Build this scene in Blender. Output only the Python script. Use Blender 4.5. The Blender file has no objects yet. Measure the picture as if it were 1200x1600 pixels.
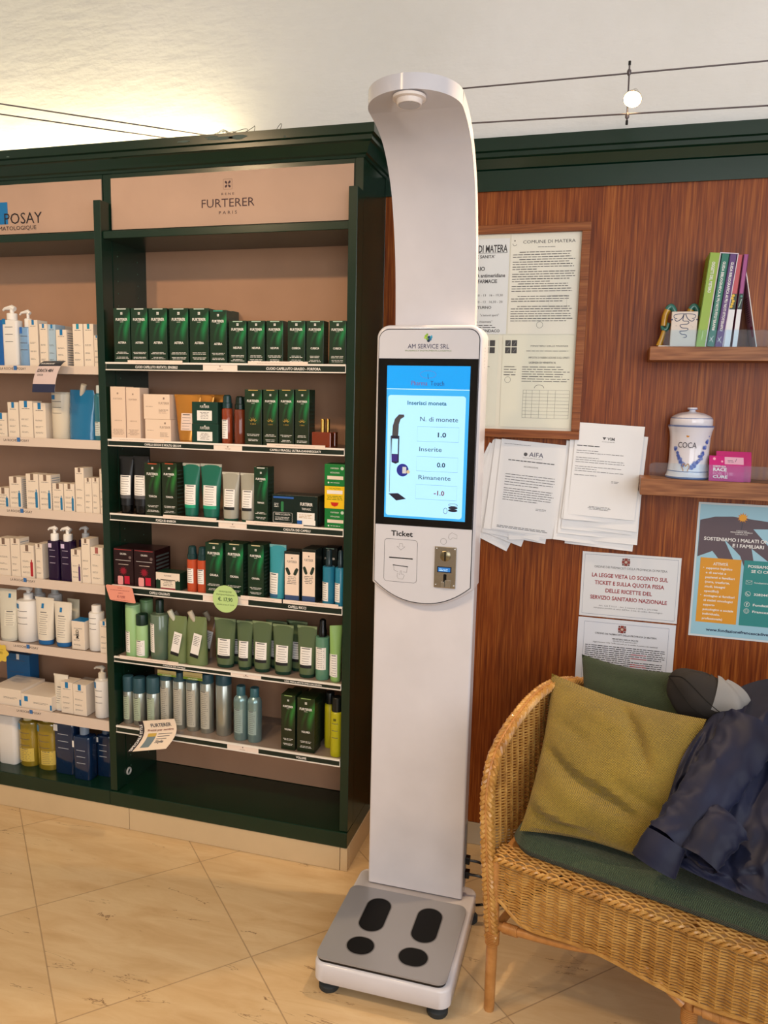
import bpy, bmesh, math, random
from mathutils import Vector, Matrix, noise
random.seed(7)
R_ = math.radians
sc = bpy.context.scene
COL = sc.collection

# ------------------------------------------------------------------ camera
H = 1.55
FPX = 1210.47
YAW, PITCH, ROLL = R_(-15.689), R_(-8.301), R_(1.277)
cyw, syw, cp, sp = math.cos(YAW), math.sin(YAW), math.cos(PITCH), math.sin(PITCH)
fw = Vector((syw*cp, cyw*cp, sp)); r0 = Vector((cyw, -syw, 0)); u0 = r0.cross(fw)
crr, srr = math.cos(ROLL), math.sin(ROLL)
CR = r0*crr+u0*srr; CU = -r0*srr+u0*crr
cd = bpy.data.cameras.new('camera'); cam = bpy.data.objects.new('camera', cd); COL.objects.link(cam)
cam.matrix_world = Matrix(((CR.x, CU.x, -fw.x, 0), (CR.y, CU.y, -fw.y, 0), (CR.z, CU.z, -fw.z, H), (0, 0, 0, 1)))
cd.sensor_fit = 'VERTICAL'; cd.sensor_height = 24; cd.lens = FPX/1600*24; cd.clip_start = 0.02
sc.camera = cam

# ------------------------------------------------------------------ world, lights, exposure
sc.view_settings.view_transform = 'Standard'; sc.view_settings.look = 'None'
sc.view_settings.gamma = 1; sc.view_settings.use_curve_mapping = False
sc.view_settings.exposure = -0.1
w = bpy.data.worlds.new('world'); sc.world = w; w.use_nodes = True
w.node_tree.nodes['Background'].inputs[0].default_value = (0.75, 0.86, 1.0, 1)
w.node_tree.nodes['Background'].inputs[1].default_value = 0.2

def area(name, loc, look, sx, sy, power, col, spread=180):
    l = bpy.data.lights.new(name, 'AREA'); l.shape = 'RECTANGLE'; l.size = sx; l.size_y = sy
    l.energy = power; l.color = col; l.spread = R_(spread)
    o = bpy.data.objects.new(name, l); COL.objects.link(o); o.location = loc
    o.rotation_euler = (Vector(look)-Vector(loc)).to_track_quat('-Z', 'Y').to_euler(); return o
def spot(name, loc, look, power, col, ang=80, blend=.6, rad=.03):
    l = bpy.data.lights.new(name, 'SPOT'); l.energy = power; l.color = col; l.spot_size = R_(ang); l.spot_blend = blend
    l.shadow_soft_size = rad
    o = bpy.data.objects.new(name, l); COL.objects.link(o); o.location = loc
    o.rotation_euler = (Vector(look)-Vector(loc)).to_track_quat('-Z', 'Y').to_euler(); return o
DAY = (0.95, 0.97, 1.0); WARM = (1.0, 0.69, 0.4)
area('daylight_front', (1.2, -2.3, 1.95), (0.3, 2.5, 1.7), 2.3, 2.0, 74, DAY)
area('daylight_side', (2.35, 0.3, 1.9), (-0.4, 1.6, 1.4), 2.0, 1.6, 32, DAY)
spot('halogen_left', (-1.9, 0.55, 2.75), (-1.8, 2.3, 0.8), 56, WARM, 110, .8, .04)
spot('halogen_middle', (-0.95, 0.5, 2.75), (-1.35, 2.3, 0.7), 46, WARM, 82, .8, .04)
spot('halogen_floor', (-1.5, 0.5, 2.6), (-1.2, 1.6, 0.0), 46, WARM, 95, .9, .05)
area('cabinet_top_tube', (-2.1, 2.47, 2.36), (-2.1, 2.56, 2.75), 1.6, .04, 6.5, (1, .86, .5))

# ------------------------------------------------------------------ pixel to point helpers
def ray(x, y): return fw + CR*((x-600)/FPX) - CU*((y-800)/FPX)
def aty(x, y, Y): d = ray(x, y); t = Y/d.y; return Vector((d.x*t, Y, H+d.z*t))
def atz(x, y, z): d = ray(x, y); t = (z-H)/d.z; return Vector((d.x*t, d.y*t, z))

# ------------------------------------------------------------------ materials
def lin(c): c /= 255; return c/12.92 if c <= .04045 else ((c+.055)/1.055)**2.4
def hexc(h): return (lin(int(h[0:2], 16)), lin(int(h[2:4], 16)), lin(int(h[4:6], 16)), 1)
MC = {}
def mat(h, rough=.5, metal=0, name=None, coat=0, trans=0, emit=0, alpha=1, ior=1.45, spec=.5):
    k = (h, rough, metal, coat, trans, emit, alpha)
    if k in MC: return MC[k]
    m = bpy.data.materials.new(name or 'mat_'+h); m.use_nodes = True
    b = m.node_tree.nodes['Principled BSDF']; c = hexc(h)
    b.inputs['Base Color'].default_value = c; b.inputs['Roughness'].default_value = rough
    b.inputs['Metallic'].default_value = metal; b.inputs['Coat Weight'].default_value = coat
    b.inputs['Transmission Weight'].default_value = trans; b.inputs['IOR'].default_value = ior
    b.inputs['Specular IOR Level'].default_value = spec
    if emit:
        b.inputs['Emission Color'].default_value = c; b.inputs['Emission Strength'].default_value = emit
    MC[k] = m; return m
class NT:
    def __init__(s, name, rough=.5, **k):
        s.m = bpy.data.materials.new(name); s.m.use_nodes = True; s.t = s.m.node_tree
        s.b = s.t.nodes['Principled BSDF']; s.b.inputs['Roughness'].default_value = rough
        for a, v in k.items(): s.b.inputs[a.replace('_', ' ')].default_value = v
    def n(s, ty, **k):
        x = s.t.nodes.new(ty)
        for a, v in k.items():
            if a.startswith('i_'): x.inputs[a[2:].replace('_', ' ')].default_value = v
            elif a.startswith('I'): x.inputs[int(a[1:])].default_value = v
            else: setattr(x, a, v)
        return x
    def l(s, a, b): s.t.links.new(a, b)
    def math(s, op, a, b=None, c=None, clamp=False):
        x = s.n('ShaderNodeMath', operation=op); x.use_clamp = clamp
        for i, v in enumerate((a, b, c)):
            if v is None: continue
            if isinstance(v, (int, float)): x.inputs[i].default_value = v
            else: s.l(v, x.inputs[i])
        return x.outputs[0]
    def mix(s, f, a, b):
        x = s.n('ShaderNodeMix', data_type='RGBA')
        for i, v in ((0, f), (6, a), (7, b)):
            if isinstance(v, (int, float, tuple)): x.inputs[i].default_value = v
            else: s.l(v, x.inputs[i])
        return x.outputs[2]
    def coord(s, which='Object', scale=(1, 1, 1), rot=(0, 0, 0), loc=(0, 0, 0)):
        c = s.n('ShaderNodeTexCoord'); mp = s.n('ShaderNodeMapping'); s.l(c.outputs[which], mp.inputs[0])
        mp.inputs['Scale'].default_value = scale; mp.inputs['Rotation'].default_value = rot; mp.inputs['Location'].default_value = loc
        return mp.outputs[0]
    def noise(s, v, scale, detail=4, rough=.5, dist=0):
        x = s.n('ShaderNodeTexNoise', i_Scale=scale, i_Detail=detail, i_Roughness=rough, i_Distortion=dist); s.l(v, x.inputs[0]); return x.outputs[0]
    def ramp(s, f, stops):
        x = s.n('ShaderNodeValToRGB'); e = x.color_ramp.elements
        while len(e) < len(stops): e.new(.5)
        for i, (p, c) in enumerate(stops): e[i].position = p; e[i].color = hexc(c) if isinstance(c, str) else c
        s.l(f, x.inputs[0]); return x.outputs[0]
    def bump(s, h, strength=.3, dist=.01):
        x = s.n('ShaderNodeBump', i_Strength=strength, i_Distance=dist); s.l(h, x.inputs['Height']); s.l(x.outputs[0], s.b.inputs['Normal'])
    def col(s, c): s.l(c, s.b.inputs['Base Color']) if not isinstance(c, tuple) else setattr(s.b.inputs['Base Color'], 'default_value', c); return s.m

def m_plaster():
    n = NT('white_plaster', .9); v = n.coord()
    a = n.noise(v, 2.2, 6, .6); b = n.noise(n.coord(scale=(1, 1, 3)), 9, 5)
    n.bump(n.math('ADD', a, n.math('MULTIPLY', b, .4)), .35, .03)
    return n.col(n.ramp(a, [(.3, 'e6e4df'), (.7, 'efedea')]))
def m_wood(name, c1, c2, c3, axis='z', rough=.42):
    n = NT(name, rough, Specular_IOR_Level=.3)
    scl = {'z': (1, 1, .03), 'x': (.04, 1, 1)}[axis]
    v = n.coord(scale=scl)
    a = n.noise(v, 120, 3, .65, .15); b = n.noise(v, 260, 2, .5); c = n.noise(n.coord(scale=scl), 14, 3)
    f = n.math('ADD', n.math('MULTIPLY', a, .5), n.math('ADD', n.math('MULTIPLY', b, .35), n.math('MULTIPLY', c, .15)))
    n.bump(f, .08, .002)
    return n.col(n.ramp(f, [(.36, c1), (.5, c2), (.62, c3)]))
def m_floor():
    n = NT('travertine_floor', .28)
    c = n.n('ShaderNodeTexCoord'); sep = n.n('ShaderNodeSeparateXYZ'); n.l(c.outputs['Object'], sep.inputs[0])
    x, y = sep.outputs[0], sep.outputs[1]; S = .7071
    u = n.math('MULTIPLY', n.math('ADD', x, y), S); v = n.math('MULTIPLY', n.math('SUBTRACT', y, x), S)
    T = .504
    uu = n.math('DIVIDE', n.math('SUBTRACT', u, .157-5*T), T); vv = n.math('DIVIDE', n.math('SUBTRACT', v, 1.375-5*T), T)
    g = []
    for q in (uu, vv):
        fr = n.math('FRACT', q); d = n.math('MINIMUM', fr, n.math('SUBTRACT', 1, fr)); g.append(d)
    grout = n.math('LESS_THAN', n.math('MINIMUM', g[0], g[1]), .0035)
    cell = n.n('ShaderNodeTexWhiteNoise', noise_dimensions='2D')
    cb = n.n('ShaderNodeCombineXYZ'); n.l(n.math('FLOOR', uu), cb.inputs[0]); n.l(n.math('FLOOR', vv), cb.inputs[1]); n.l(cb.outputs[0], cell.inputs['Vector'])
    off = n.n('ShaderNodeVectorMath', operation='MULTIPLY_ADD'); n.l(cell.outputs['Color'], off.inputs[0]); off.inputs[1].default_value = (7, 7, 7)
    n.l(n.coord(scale=(1, 1, 1)), off.inputs[2])
    mp = n.n('ShaderNodeMapping'); n.l(off.outputs[0], mp.inputs[0]); mp.inputs['Rotation'].default_value = (0, 0, R_(-38)); mp.inputs['Scale'].default_value = (1.3, 6, 1)
    a = n.noise(mp.outputs[0], 3.2, 8, .62, .7)
    base = n.ramp(n.math('MULTIPLY_ADD', a, .6, .2), [(.3, 'b9986d'), (.45, 'c9ab80'), (.6, 'd3b990'), (.75, 'c2a176')])
    # thin broken veins
    mp2 = n.n('ShaderNodeMapping'); n.l(off.outputs[0], mp2.inputs[0]); mp2.inputs['Rotation'].default_value = (0, 0, R_(-30)); mp2.inputs['Scale'].default_value = (.8, 4.2, 1)
    b = n.noise(mp2.outputs[0], 2.1, 7, .55, .6)
    vein = n.math('LESS_THAN', n.math('ABSOLUTE', n.math('SUBTRACT', b, .5)), .0024)
    vein = n.math('MULTIPLY', vein, n.math('GREATER_THAN', n.noise(mp.outputs[0], 4, 2), .57))
    pit = n.n('ShaderNodeTexVoronoi', i_Scale=30.0); n.l(mp2.outputs[0], pit.inputs[0])
    pits = n.math('MULTIPLY', n.math('LESS_THAN', pit.outputs[0], .09), n.math('GREATER_THAN', n.noise(off.outputs[0], 5, 2), .74))
    k = n.mix(n.math('MULTIPLY', n.math('MAXIMUM', vein, pits), .75), base, hexc('6a4a30'))
    k = n.mix(n.math('MULTIPLY', grout, .55), k, hexc('7a6048'))
    n.bump(n.math('SUBTRACT', 1, n.math('MAXIMUM', grout, vein)), .25, .002)
    return n.col(k)
def m_furt(name, hi='17824a', lo='0f3a24', d='15301f', rough=.3):
    n = NT(name, rough)
    c = n.n('ShaderNodeTexCoord'); sep = n.n('ShaderNodeSeparateXYZ'); n.l(c.outputs['Generated'], sep.inputs[0])
    x, y, z = sep.outputs
    # bright brush stroke curving down the right half, a fainter one beside it
    def arc(cx, cz, rad, wd):
        dx = n.math('MULTIPLY', n.math('SUBTRACT', x, cx), 1); dz = n.math('MULTIPLY', n.math('SUBTRACT', z, cz), 1.9)
        r = n.math('SQRT', n.math('ADD', n.math('MULTIPLY', dx, dx), n.math('MULTIPLY', dz, dz)))
        return n.math('SUBTRACT', 1, n.math('DIVIDE', n.math('ABSOLUTE', n.math('SUBTRACT', r, rad)), wd), clamp=True)
    a = n.math('MAXIMUM', arc(1.75, .45, 1.05, .2), n.math('MULTIPLY', arc(1.3, .35, 1.05, .1), .3))
    fade = n.math('MULTIPLY', n.math('MULTIPLY', n.math('SUBTRACT', z, .38, clamp=True), 4, clamp=True), n.math('LESS_THAN', y, .05))
    top = n.math('MULTIPLY', n.math('SUBTRACT', z, .5, clamp=True), .9)
    k = n.mix(top, hexc(d), hexc(lo)); k = n.mix(n.math('MULTIPLY', a, fade), k, hexc(hi))
    return n.col(k)
def m_fabric(name, c1, c2, nu, nv, rough=.85):
    n = NT(name, rough, Sheen_Weight=.15)
    c = n.n('ShaderNodeTexCoord'); sep = n.n('ShaderNodeSeparateXYZ'); n.l(c.outputs['UV'], sep.inputs[0])
    a = n.math('SINE', n.math('MULTIPLY', sep.outputs[0], nu*6.283)); b = n.math('SINE', n.math('MULTIPLY', sep.outputs[1], nv*6.283))
    f = n.math('MULTIPLY_ADD', n.math('MULTIPLY', a, b), .5, .5)
    v = n.coord(scale=(1, 1, 1)); nz = n.noise(v, 220, 2); nl = n.noise(v, 9, 3)
    g = n.math('ADD', n.math('MULTIPLY', f, .5), n.math('MULTIPLY', n.math('ADD', nz, nl), .25))
    n.bump(f, .8, .003)
    return n.col(n.ramp(g, [(.25, c1), (.72, c2)]))
def m_rattan(name, c1, c2, c3):
    n = NT(name, .42, Coat_Weight=.25); v = n.coord(); a = n.noise(v, 40, 3); b = n.noise(v, 7, 2)
    return n.col(n.ramp(n.math('ADD', n.math('MULTIPLY', a, .5), n.math('MULTIPLY', b, .5)), [(.3, c1), (.5, c2), (.68, c3)]))
def m_clear(name, tint='f4fbff', gloss=.04, alpha=.012):
    m = bpy.data.materials.new(name); m.use_nodes = True; t = m.node_tree; t.nodes.clear()
    o = t.nodes.new('ShaderNodeOutputMaterial'); mx = t.nodes.new('ShaderNodeMixShader'); lw = t.nodes.new('ShaderNodeLayerWeight'); fr = t.nodes.new('ShaderNodeMath'); fr.operation = 'POWER'; t.links.new(lw.outputs['Facing'], fr.inputs[0]); fr.inputs[1].default_value = 4.0; f2 = t.nodes.new('ShaderNodeMath'); f2.operation = 'MULTIPLY_ADD'; f2.inputs[1].default_value = .6; f2.inputs[2].default_value = .006; t.links.new(fr.outputs[0], f2.inputs[0]); fr = f2
    mx2 = t.nodes.new('ShaderNodeMixShader'); mx2.inputs[0].default_value = alpha; df = t.nodes.new('ShaderNodeBsdfDiffuse'); df.inputs[0].default_value = hexc('e8eef0')
    tr = t.nodes.new('ShaderNodeBsdfTransparent'); tr.inputs[0].default_value = hexc(tint); gl = t.nodes.new('ShaderNodeBsdfGlossy'); gl.inputs['Roughness'].default_value = gloss
    t.links.new(tr.outputs[0], mx2.inputs[1]); t.links.new(df.outputs[0], mx2.inputs[2])
    t.links.new(fr.outputs[0], mx.inputs[0]); t.links.new(mx2.outputs[0], mx.inputs[1]); t.links.new(gl.outputs[0], mx.inputs[2]); t.links.new(mx.outputs[0], o.inputs[0])
    return m
def m_lacquer(name, c, rough=.22, bump=.05):
    n = NT(name, rough); v = n.coord(); a = n.noise(v, 6, 4); n.bump(n.noise(n.coord(scale=(1, 1, .2)), 60, 3), bump, .001)
    c0 = hexc(c); return n.col(n.mix(a, tuple(x*.85 for x in c0[:3])+(1,), tuple(x*1.1 for x in c0[:3])+(1,)))
PLASTER = m_plaster()
WALLWOOD = m_wood('walnut_laminate', '5c2409', '833f12', 'a25c24')
SHELFWOOD = m_wood('walnut_shelf', '6b3d22', '8d5a36', 'a67048', 'x')
FRAMEWOOD = m_wood('frame_wood', '6b3a1e', '8a4f2a', '9c6238', 'x')
FLOOR = m_floor()
GREEN = m_lacquer('dark_green_lacquer', '0a2a1c', .25)
PEACH = m_lacquer('peach_laminate', 'bd9274', .2, .02)
PEACHM = m_lacquer('peach_panel', 'c2a18c', .55, .02)
STONE = m_lacquer('plinth_travertine', 'd2ba94', .35)
KWHITE = m_lacquer('kiosk_white', 'd6d4da', .14, .0)
LIP = mat('f2ece4', .35); INK = mat('1a1a1c', .6); INKG = mat('55555a', .6); WHT = mat('f1eeea', .5); BLACK = mat('060607', .25)
SHELFM = mat('8d7c70', .3); STRIP = mat('13241d', .4)
FURT = m_furt('green_carton_print'); FURTB = m_furt('green_carton_olive', '2a7a34', '1a3618', '1a2614'); FURTG = m_furt('green_carton_gold', '1a8248', '17452a', '1e2c1a')
YPIL = m_fabric('mustard_weave', '43390c', 'b0942e', 80, 80)
GPIL = m_fabric('green_weave', '18241a', '41522f', 90, 60)
GSEAT = m_fabric('seat_green_weave', '18241a', '45583c', 260, 110)
RAT = m_rattan('rattan', '8c5f2b', 'b5843f', 'd0a35a'); RATD = m_rattan('rattan_pole', '9a632c', 'b87f42', 'c9935a')
RUB = mat('2c3133', .7); CHROME = mat('c8c8c8', .18, 1)
CLEAR = m_clear('clear_acrylic'); GLASS = m_clear('frame_glass', 'ffffff', .01, .0)
PAPER = mat('eceef2', .7); PAPER2 = mat('e2e3dd', .7)

# ------------------------------------------------------------------ mesh builder
TXT = {}
def text_geo(s, bold=False):
    k = (s, bold)
    if k not in TXT:
        c = bpy.data.curves.new('t', 'FONT'); c.body = s; c.size = 1; c.resolution_u = 2
        c.offset = .022 if bold else 0.0
        o = bpy.data.objects.new('t', c); COL.objects.link(o)
        dg = bpy.context.evaluated_depsgraph_get(); m = bpy.data.meshes.new_from_object(o.evaluated_get(dg))
        vs = [(v.co.x, v.co.y) for v in m.vertices]; fs = [tuple(p.vertices) for p in m.polygons]
        x0 = min((v[0] for v in vs), default=0); x1 = max((v[0] for v in vs), default=1)
        vs = [(x-x0, y) for x, y in vs]
        bpy.data.objects.remove(o); bpy.data.curves.remove(c); bpy.data.meshes.remove(m)
        TXT[k] = (vs, fs, x1-x0)
    return TXT[k]
def rrect(x0, x1, z0, z1, r, n=5):
    p = []
    for cx, cz, a0 in ((x1-r, z1-r, 0), (x0+r, z1-r, 90), (x0+r, z0+r, 180), (x1-r, z0+r, 270)):
        for i in range(n+1): a = R_(a0+90*i/n); p.append((cx+r*math.cos(a), cz+r*math.sin(a)))
    return p
class MB:
    def __init__(s): s.v = []; s.f = []; s.mi = []; s.sm = []; s.mats = []; s.uv = {}; s.M = None
    def add(s, vs, fs, m, smooth=False, uvs=None):
        if m not in s.mats: s.mats.append(m)
        k = s.mats.index(m); o = len(s.v)
        if s.M is not None: vs = [tuple(s.M @ Vector(v)) for v in vs]
        s.v += [tuple(v) for v in vs]
        for j, f in enumerate(fs):
            if uvs: s.uv[len(s.f)] = [uvs[i] for i in f]
            s.f.append(tuple(o+i for i in f)); s.mi.append(k); s.sm.append(smooth)
    def box(s, x0, x1, y0, y1, z0, z1, m, bev=0):
        if bev:
            bm = bmesh.new(); bmesh.ops.create_cube(bm, size=1)
            for v in bm.verts: v.co = ((x0+x1)/2+v.co.x*(x1-x0), (y0+y1)/2+v.co.y*(y1-y0), (z0+z1)/2+v.co.z*(z1-z0))
            bmesh.ops.bevel(bm, geom=bm.edges[:], offset=bev, segments=2, affect='EDGES', profile=.5)
            s.add([v.co[:] for v in bm.verts], [[v.index for v in f.verts] for f in bm.faces], m); bm.free(); return
        s.add([(x, y, z) for z in (z0, z1) for y in (y0, y1) for x in (x0, x1)],
              [(0, 2, 3, 1), (4, 5, 7, 6), (0, 1, 5, 4), (2, 6, 7, 3), (0, 4, 6, 2), (1, 3, 7, 5)], m)
    def lathe(s, prof, m, cx=0, cy=0, n=20, sx=1, sy=1, smooth=True):
        vs = []; fs = []
        for r, z in prof:
            for i in range(n): a = 2*math.pi*i/n; vs.append((cx+sx*r*math.cos(a), cy+sy*r*math.sin(a), z))
        for j in range(len(prof)-1):
            for i in range(n): k = (i+1) % n; fs.append((j*n+i, j*n+k, j*n+n+k, j*n+n+i))
        fs.append(tuple(range(n-1, -1, -1))); fs.append(tuple((len(prof)-1)*n+i for i in range(n)))
        s.add(vs, fs, m, smooth)
    def loft(s, rings, m, smooth=True, caps=True):
        n = len(rings[0]); vs = [p for r in rings for p in r]; fs = []
        for j in range(len(rings)-1):
            for i in range(n): k = (i+1) % n; fs.append((j*n+i, j*n+k, j*n+n+k, j*n+n+i))
        if caps: fs.append(tuple(range(n-1, -1, -1))); fs.append(tuple((len(rings)-1)*n+i for i in range(n)))
        s.add(vs, fs, m, smooth)
    def tube(s, pts, r, m, n=8, ry=None):
        pts = [Vector(p) for p in pts]; rings = []; up = None
        for i, p in enumerate(pts):
            t = (pts[min(i+1, len(pts)-1)]-pts[max(i-1, 0)])
            if t.length < 1e-9: t = Vector((0, 0, 1))
            t.normalize()
            if up is None: up = Vector((0, 0, 1)) if abs(t.z) < .9 else Vector((0, 1, 0))
            up = up-t*up.dot(t)
            if up.length < 1e-6: up = t.orthogonal()
            up.normalize(); b = t.cross(up); rr = r[i] if isinstance(r, (list, tuple)) else r
            q = (ry if ry else 1)
            rings.append([tuple(p+(up*math.cos(2*math.pi*k/n)+b*math.sin(2*math.pi*k/n)*q)*rr) for k in range(n)])
        s.loft(rings, m)
    def poly(s, pts, y, m): s.add([(x, y, z) for x, z in pts], [tuple(range(len(pts)))], m)
    def rect(s, x0, x1, z0, z1, y, m): s.poly([(x0, z0), (x1, z0), (x1, z1), (x0, z1)], y, m)
    def disc(s, cx, cz, r, y, m, n=20, rz=None): s.poly([(cx+r*math.cos(2*math.pi*i/n), cz+(rz or r)*math.sin(2*math.pi*i/n)) for i in range(n)], y, m)
    def stroke(s, pts, wd, y, m, closed=False):
        P = [Vector(p) for p in pts]; L = []; Rr = []; n = len(P)
        for i in range(n):
            a = P[(i-1) % n] if closed else P[max(i-1, 0)]; b = P[(i+1) % n] if closed else P[min(i+1, n-1)]
            t = b-a; t = t.normalized() if t.length > 1e-9 else Vector((1, 0)); q = Vector((-t.y, t.x))*wd/2
            L.append(P[i]+q); Rr.append(P[i]-q)
        vs = [(v.x, y, v.y) for v in L+Rr]; fs = [(i, i+1, n+i+1, n+i) for i in range(n-1)]
        if closed: fs.append((n-1, 0, n, 2*n-1))
        s.add(vs, fs, m)
    def prism(s, pts, y0, y1, m, smooth=False):
        n = len(pts); s.add([(x, y0, z) for x, z in pts]+[(x, y1, z) for x, z in pts],
              [tuple(range(n)), tuple(range(2*n-1, n-1, -1))]+[(i, n+i, n+(i+1) % n, (i+1) % n) for i in range(n)], m, smooth)
    def text(s, t, x, z, y, h, m, w=None, al='c', bold=False, rot=0):
        vs, fs, tw = text_geo(t, bold); sx = h/.70; sz = h/.70
        if w: sx = w/tw
        W = tw*sx; ox = {'c': -W/2, 'l': 0, 'r': -W}[al]; c, q = math.cos(rot), math.sin(rot)
        out = []
        for a, b in vs:
            a = a*sx+ox; b = b*sz; out.append((x+a*c-b*q, y, z+a*q+b*c))
        s.add(out, fs, m)
    def lines(s, x0, x1, z0, dz, n, y, m, th=.3, rag=.25, cen=False):
        for i in range(n):
            k = 1-rag*random.random(); zz = z0-i*dz; x = x0; xe = x0+(x1-x0)*k
            if cen: x = (x0+x1)/2-(x1-x0)*k/2; xe = x+(x1-x0)*k
            while x < xe-1e-5:
                wd = dz*random.uniform(1.2, 4.2); e = min(x+wd, xe); s.rect(x, e, zz, zz+dz*th, y, m); x = e+dz*.45
    def grid(s, fn, nu, nv, m, smooth=True):
        vs = [fn(i/nu, j/nv) for j in range(nv+1) for i in range(nu+1)]; uv = [(i/nu, j/nv) for j in range(nv+1) for i in range(nu+1)]
        fs = [(j*(nu+1)+i, j*(nu+1)+i+1, (j+1)*(nu+1)+i+1, (j+1)*(nu+1)+i) for j in range(nv) for i in range(nu)]
        s.add(vs, fs, m, smooth, uv)
    def build(s, name, parent=None, loc=None, fix=False):
        me = bpy.data.meshes.new(name); me.from_pydata(s.v, [], s.f)
        for m in s.mats: me.materials.append(m)
        me.polygons.foreach_set('material_index', s.mi); me.polygons.foreach_set('use_smooth', s.sm)
        if s.uv:
            ul = me.uv_layers.new(name='UVMap')
            for k, us in s.uv.items():
                for li, q in zip(me.polygons[k].loop_indices, us): ul.data[li].uv = q
        if any(s.sm): me.set_sharp_from_angle(angle=R_(40))
        me.update(); o = bpy.data.objects.new(name, me); COL.objects.link(o)
        if fix:
            bm = bmesh.new(); bm.from_mesh(me); bmesh.ops.recalc_face_normals(bm, faces=bm.faces); bm.to_mesh(me); bm.free()
        if parent: o.parent = parent
        if loc is not None: o.location = loc
        return o
def tag(o, label=None, cat=None, group=None, kind=None):
    for k, v in (('label', label), ('category', cat), ('group', group), ('kind', kind)):
        if v: o[k] = v
    return o
def empty(name, loc=(0, 0, 0), rz=0):
    o = bpy.data.objects.new(name, None); COL.objects.link(o); o.location = loc; o.rotation_euler = (0, 0, rz); o.empty_display_size = .02; return o
def struct(mb, name, **k): return tag(mb.build(name, **k), kind='structure')
def catmull(pts, k=6):
    P = [Vector(p) for p in pts]; out = []
    for i in range(len(P)-1):
        a, b, c, d = P[max(i-1, 0)], P[i], P[i+1], P[min(i+2, len(P)-1)]
        for j in range(k):
            t = j/k; out.append(.5*((2*b)+(c-a)*t+(2*a-5*b+4*c-d)*t*t+(3*b-a-3*c+d)*t**3))
    out.append(P[-1]); return out

# ================================================================== the room
YF, YW, YH = 2.2467, 2.555, 2.305       # cabinet front, wall, header face
XR = -.7325                             # right side of the cabinets
XL, XRR, YB, ZC = -3.6, 2.7, -2.6, 3.3
b = MB(); b.box(XL-.1, XRR+.1, YB-.1, YW+.1, -.1, 0, FLOOR); struct(b, 'floor')
b = MB(); b.box(XL-.1, XRR+.1, YB-.1, YW+.1, ZC, ZC+.1, PLASTER); struct(b, 'ceiling')
b = MB(); b.box(XL-.1, XRR+.1, YW, YW+.1, 0, ZC, PLASTER); struct(b, 'wall_back')
b = MB(); b.box(XL-.1, XL, YB, YW, 0, ZC, PLASTER); struct(b, 'wall_left')
def wall_hole(name, axis, pos, a0, a1, h0, h1, z0, z1):
    b = MB()
    for p, q, zz0, zz1 in ((a0, h0, 0, ZC), (h1, a1, 0, ZC), (h0, h1, 0, z0), (h0, h1, z1, ZC)):
        if q-p < .01 or zz1-zz0 < .01: continue
        if axis == 'y': b.box(p, q, pos-.1, pos, zz0, zz1, PLASTER)
        else: b.box(pos, pos+.1, p, q, zz0, zz1, PLASTER)
    struct(b, name)
wall_hole('wall_front', 'y', YB, XL-.1, XRR+.1, -.2, 2.5, .4, 3.05)
wall_hole('wall_right', 'x', XRR, YB, YW, -.9, 1.4, .5, 2.8)
def window(name, axis, pos, h0, h1, z0, z1):
    b = MB(); t = .05; n = 3
    for i in range(n+1):
        p = h0+(h1-h0-t)*i/n
        if axis == 'y': b.box(p, p+t, pos-.09, pos-.02, z0, z1, WHT)
        else: b.box(pos+.02, pos+.09, p, p+t, z0, z1, WHT)
    for z in (z0, z1-t):
        if axis == 'y': b.box(h0, h1, pos-.088, pos-.022, z, z+t, WHT)
        else: b.box(pos+.022, pos+.088, h0, h1, z, z+t, WHT)
    struct(b, name)
window('window_1', 'y', YB, -.2, 2.5, .4, 3.05); window('window_2', 'x', XRR, -.9, 1.4, .5, 2.8)
# walnut cladding to the right of the cabinets
b = MB(); b.box(-.7315, XRR-.005, YW-.012, YW-.001, .082, 2.2, WALLWOOD); struct(b, 'trim_1')
b = MB(); b.box(-.7295, XRR-.005, YW-.016, YW-.001, .001, .08, mat('c2b7a2', .4)); struct(b, 'baseboard_back')
# green fascia and cornice along the back wall
def cornice_profile(yface, z0, z1, zb):
    return [(yface, zb), (yface-.004, zb), (yface-.006, z0), (yface-.012, z0+.004), (yface-.016, z0+.012), (yface-.026, z0+.03),
            (yface-.03, z0+.032), (yface-.033, z0+.034), (yface-.033, z0+.047), (yface-.042, z0+.05), (yface-.042, z1), (yface, z1)]
def along_x(b, prof, x0, x1, m):
    n = len(prof); b.add([(x0, y, z) for y, z in prof]+[(x1, y, z) for y, z in prof],
        [tuple(range(n)), tuple(range(2*n-1, n-1, -1))]+[(i, n+i, n+(i+1) % n, (i+1) % n) for i in range(n)], m)
b = MB(); b.box(-.7315, XRR-.005, YW-.02, YW-.001, 2.2, 2.261, GREEN); along_x(b, cornice_profile(YW-.001, 2.264, 2.352, 2.2641), -.69, XRR-.005, GREEN); struct(b, 'trim_2')
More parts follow.
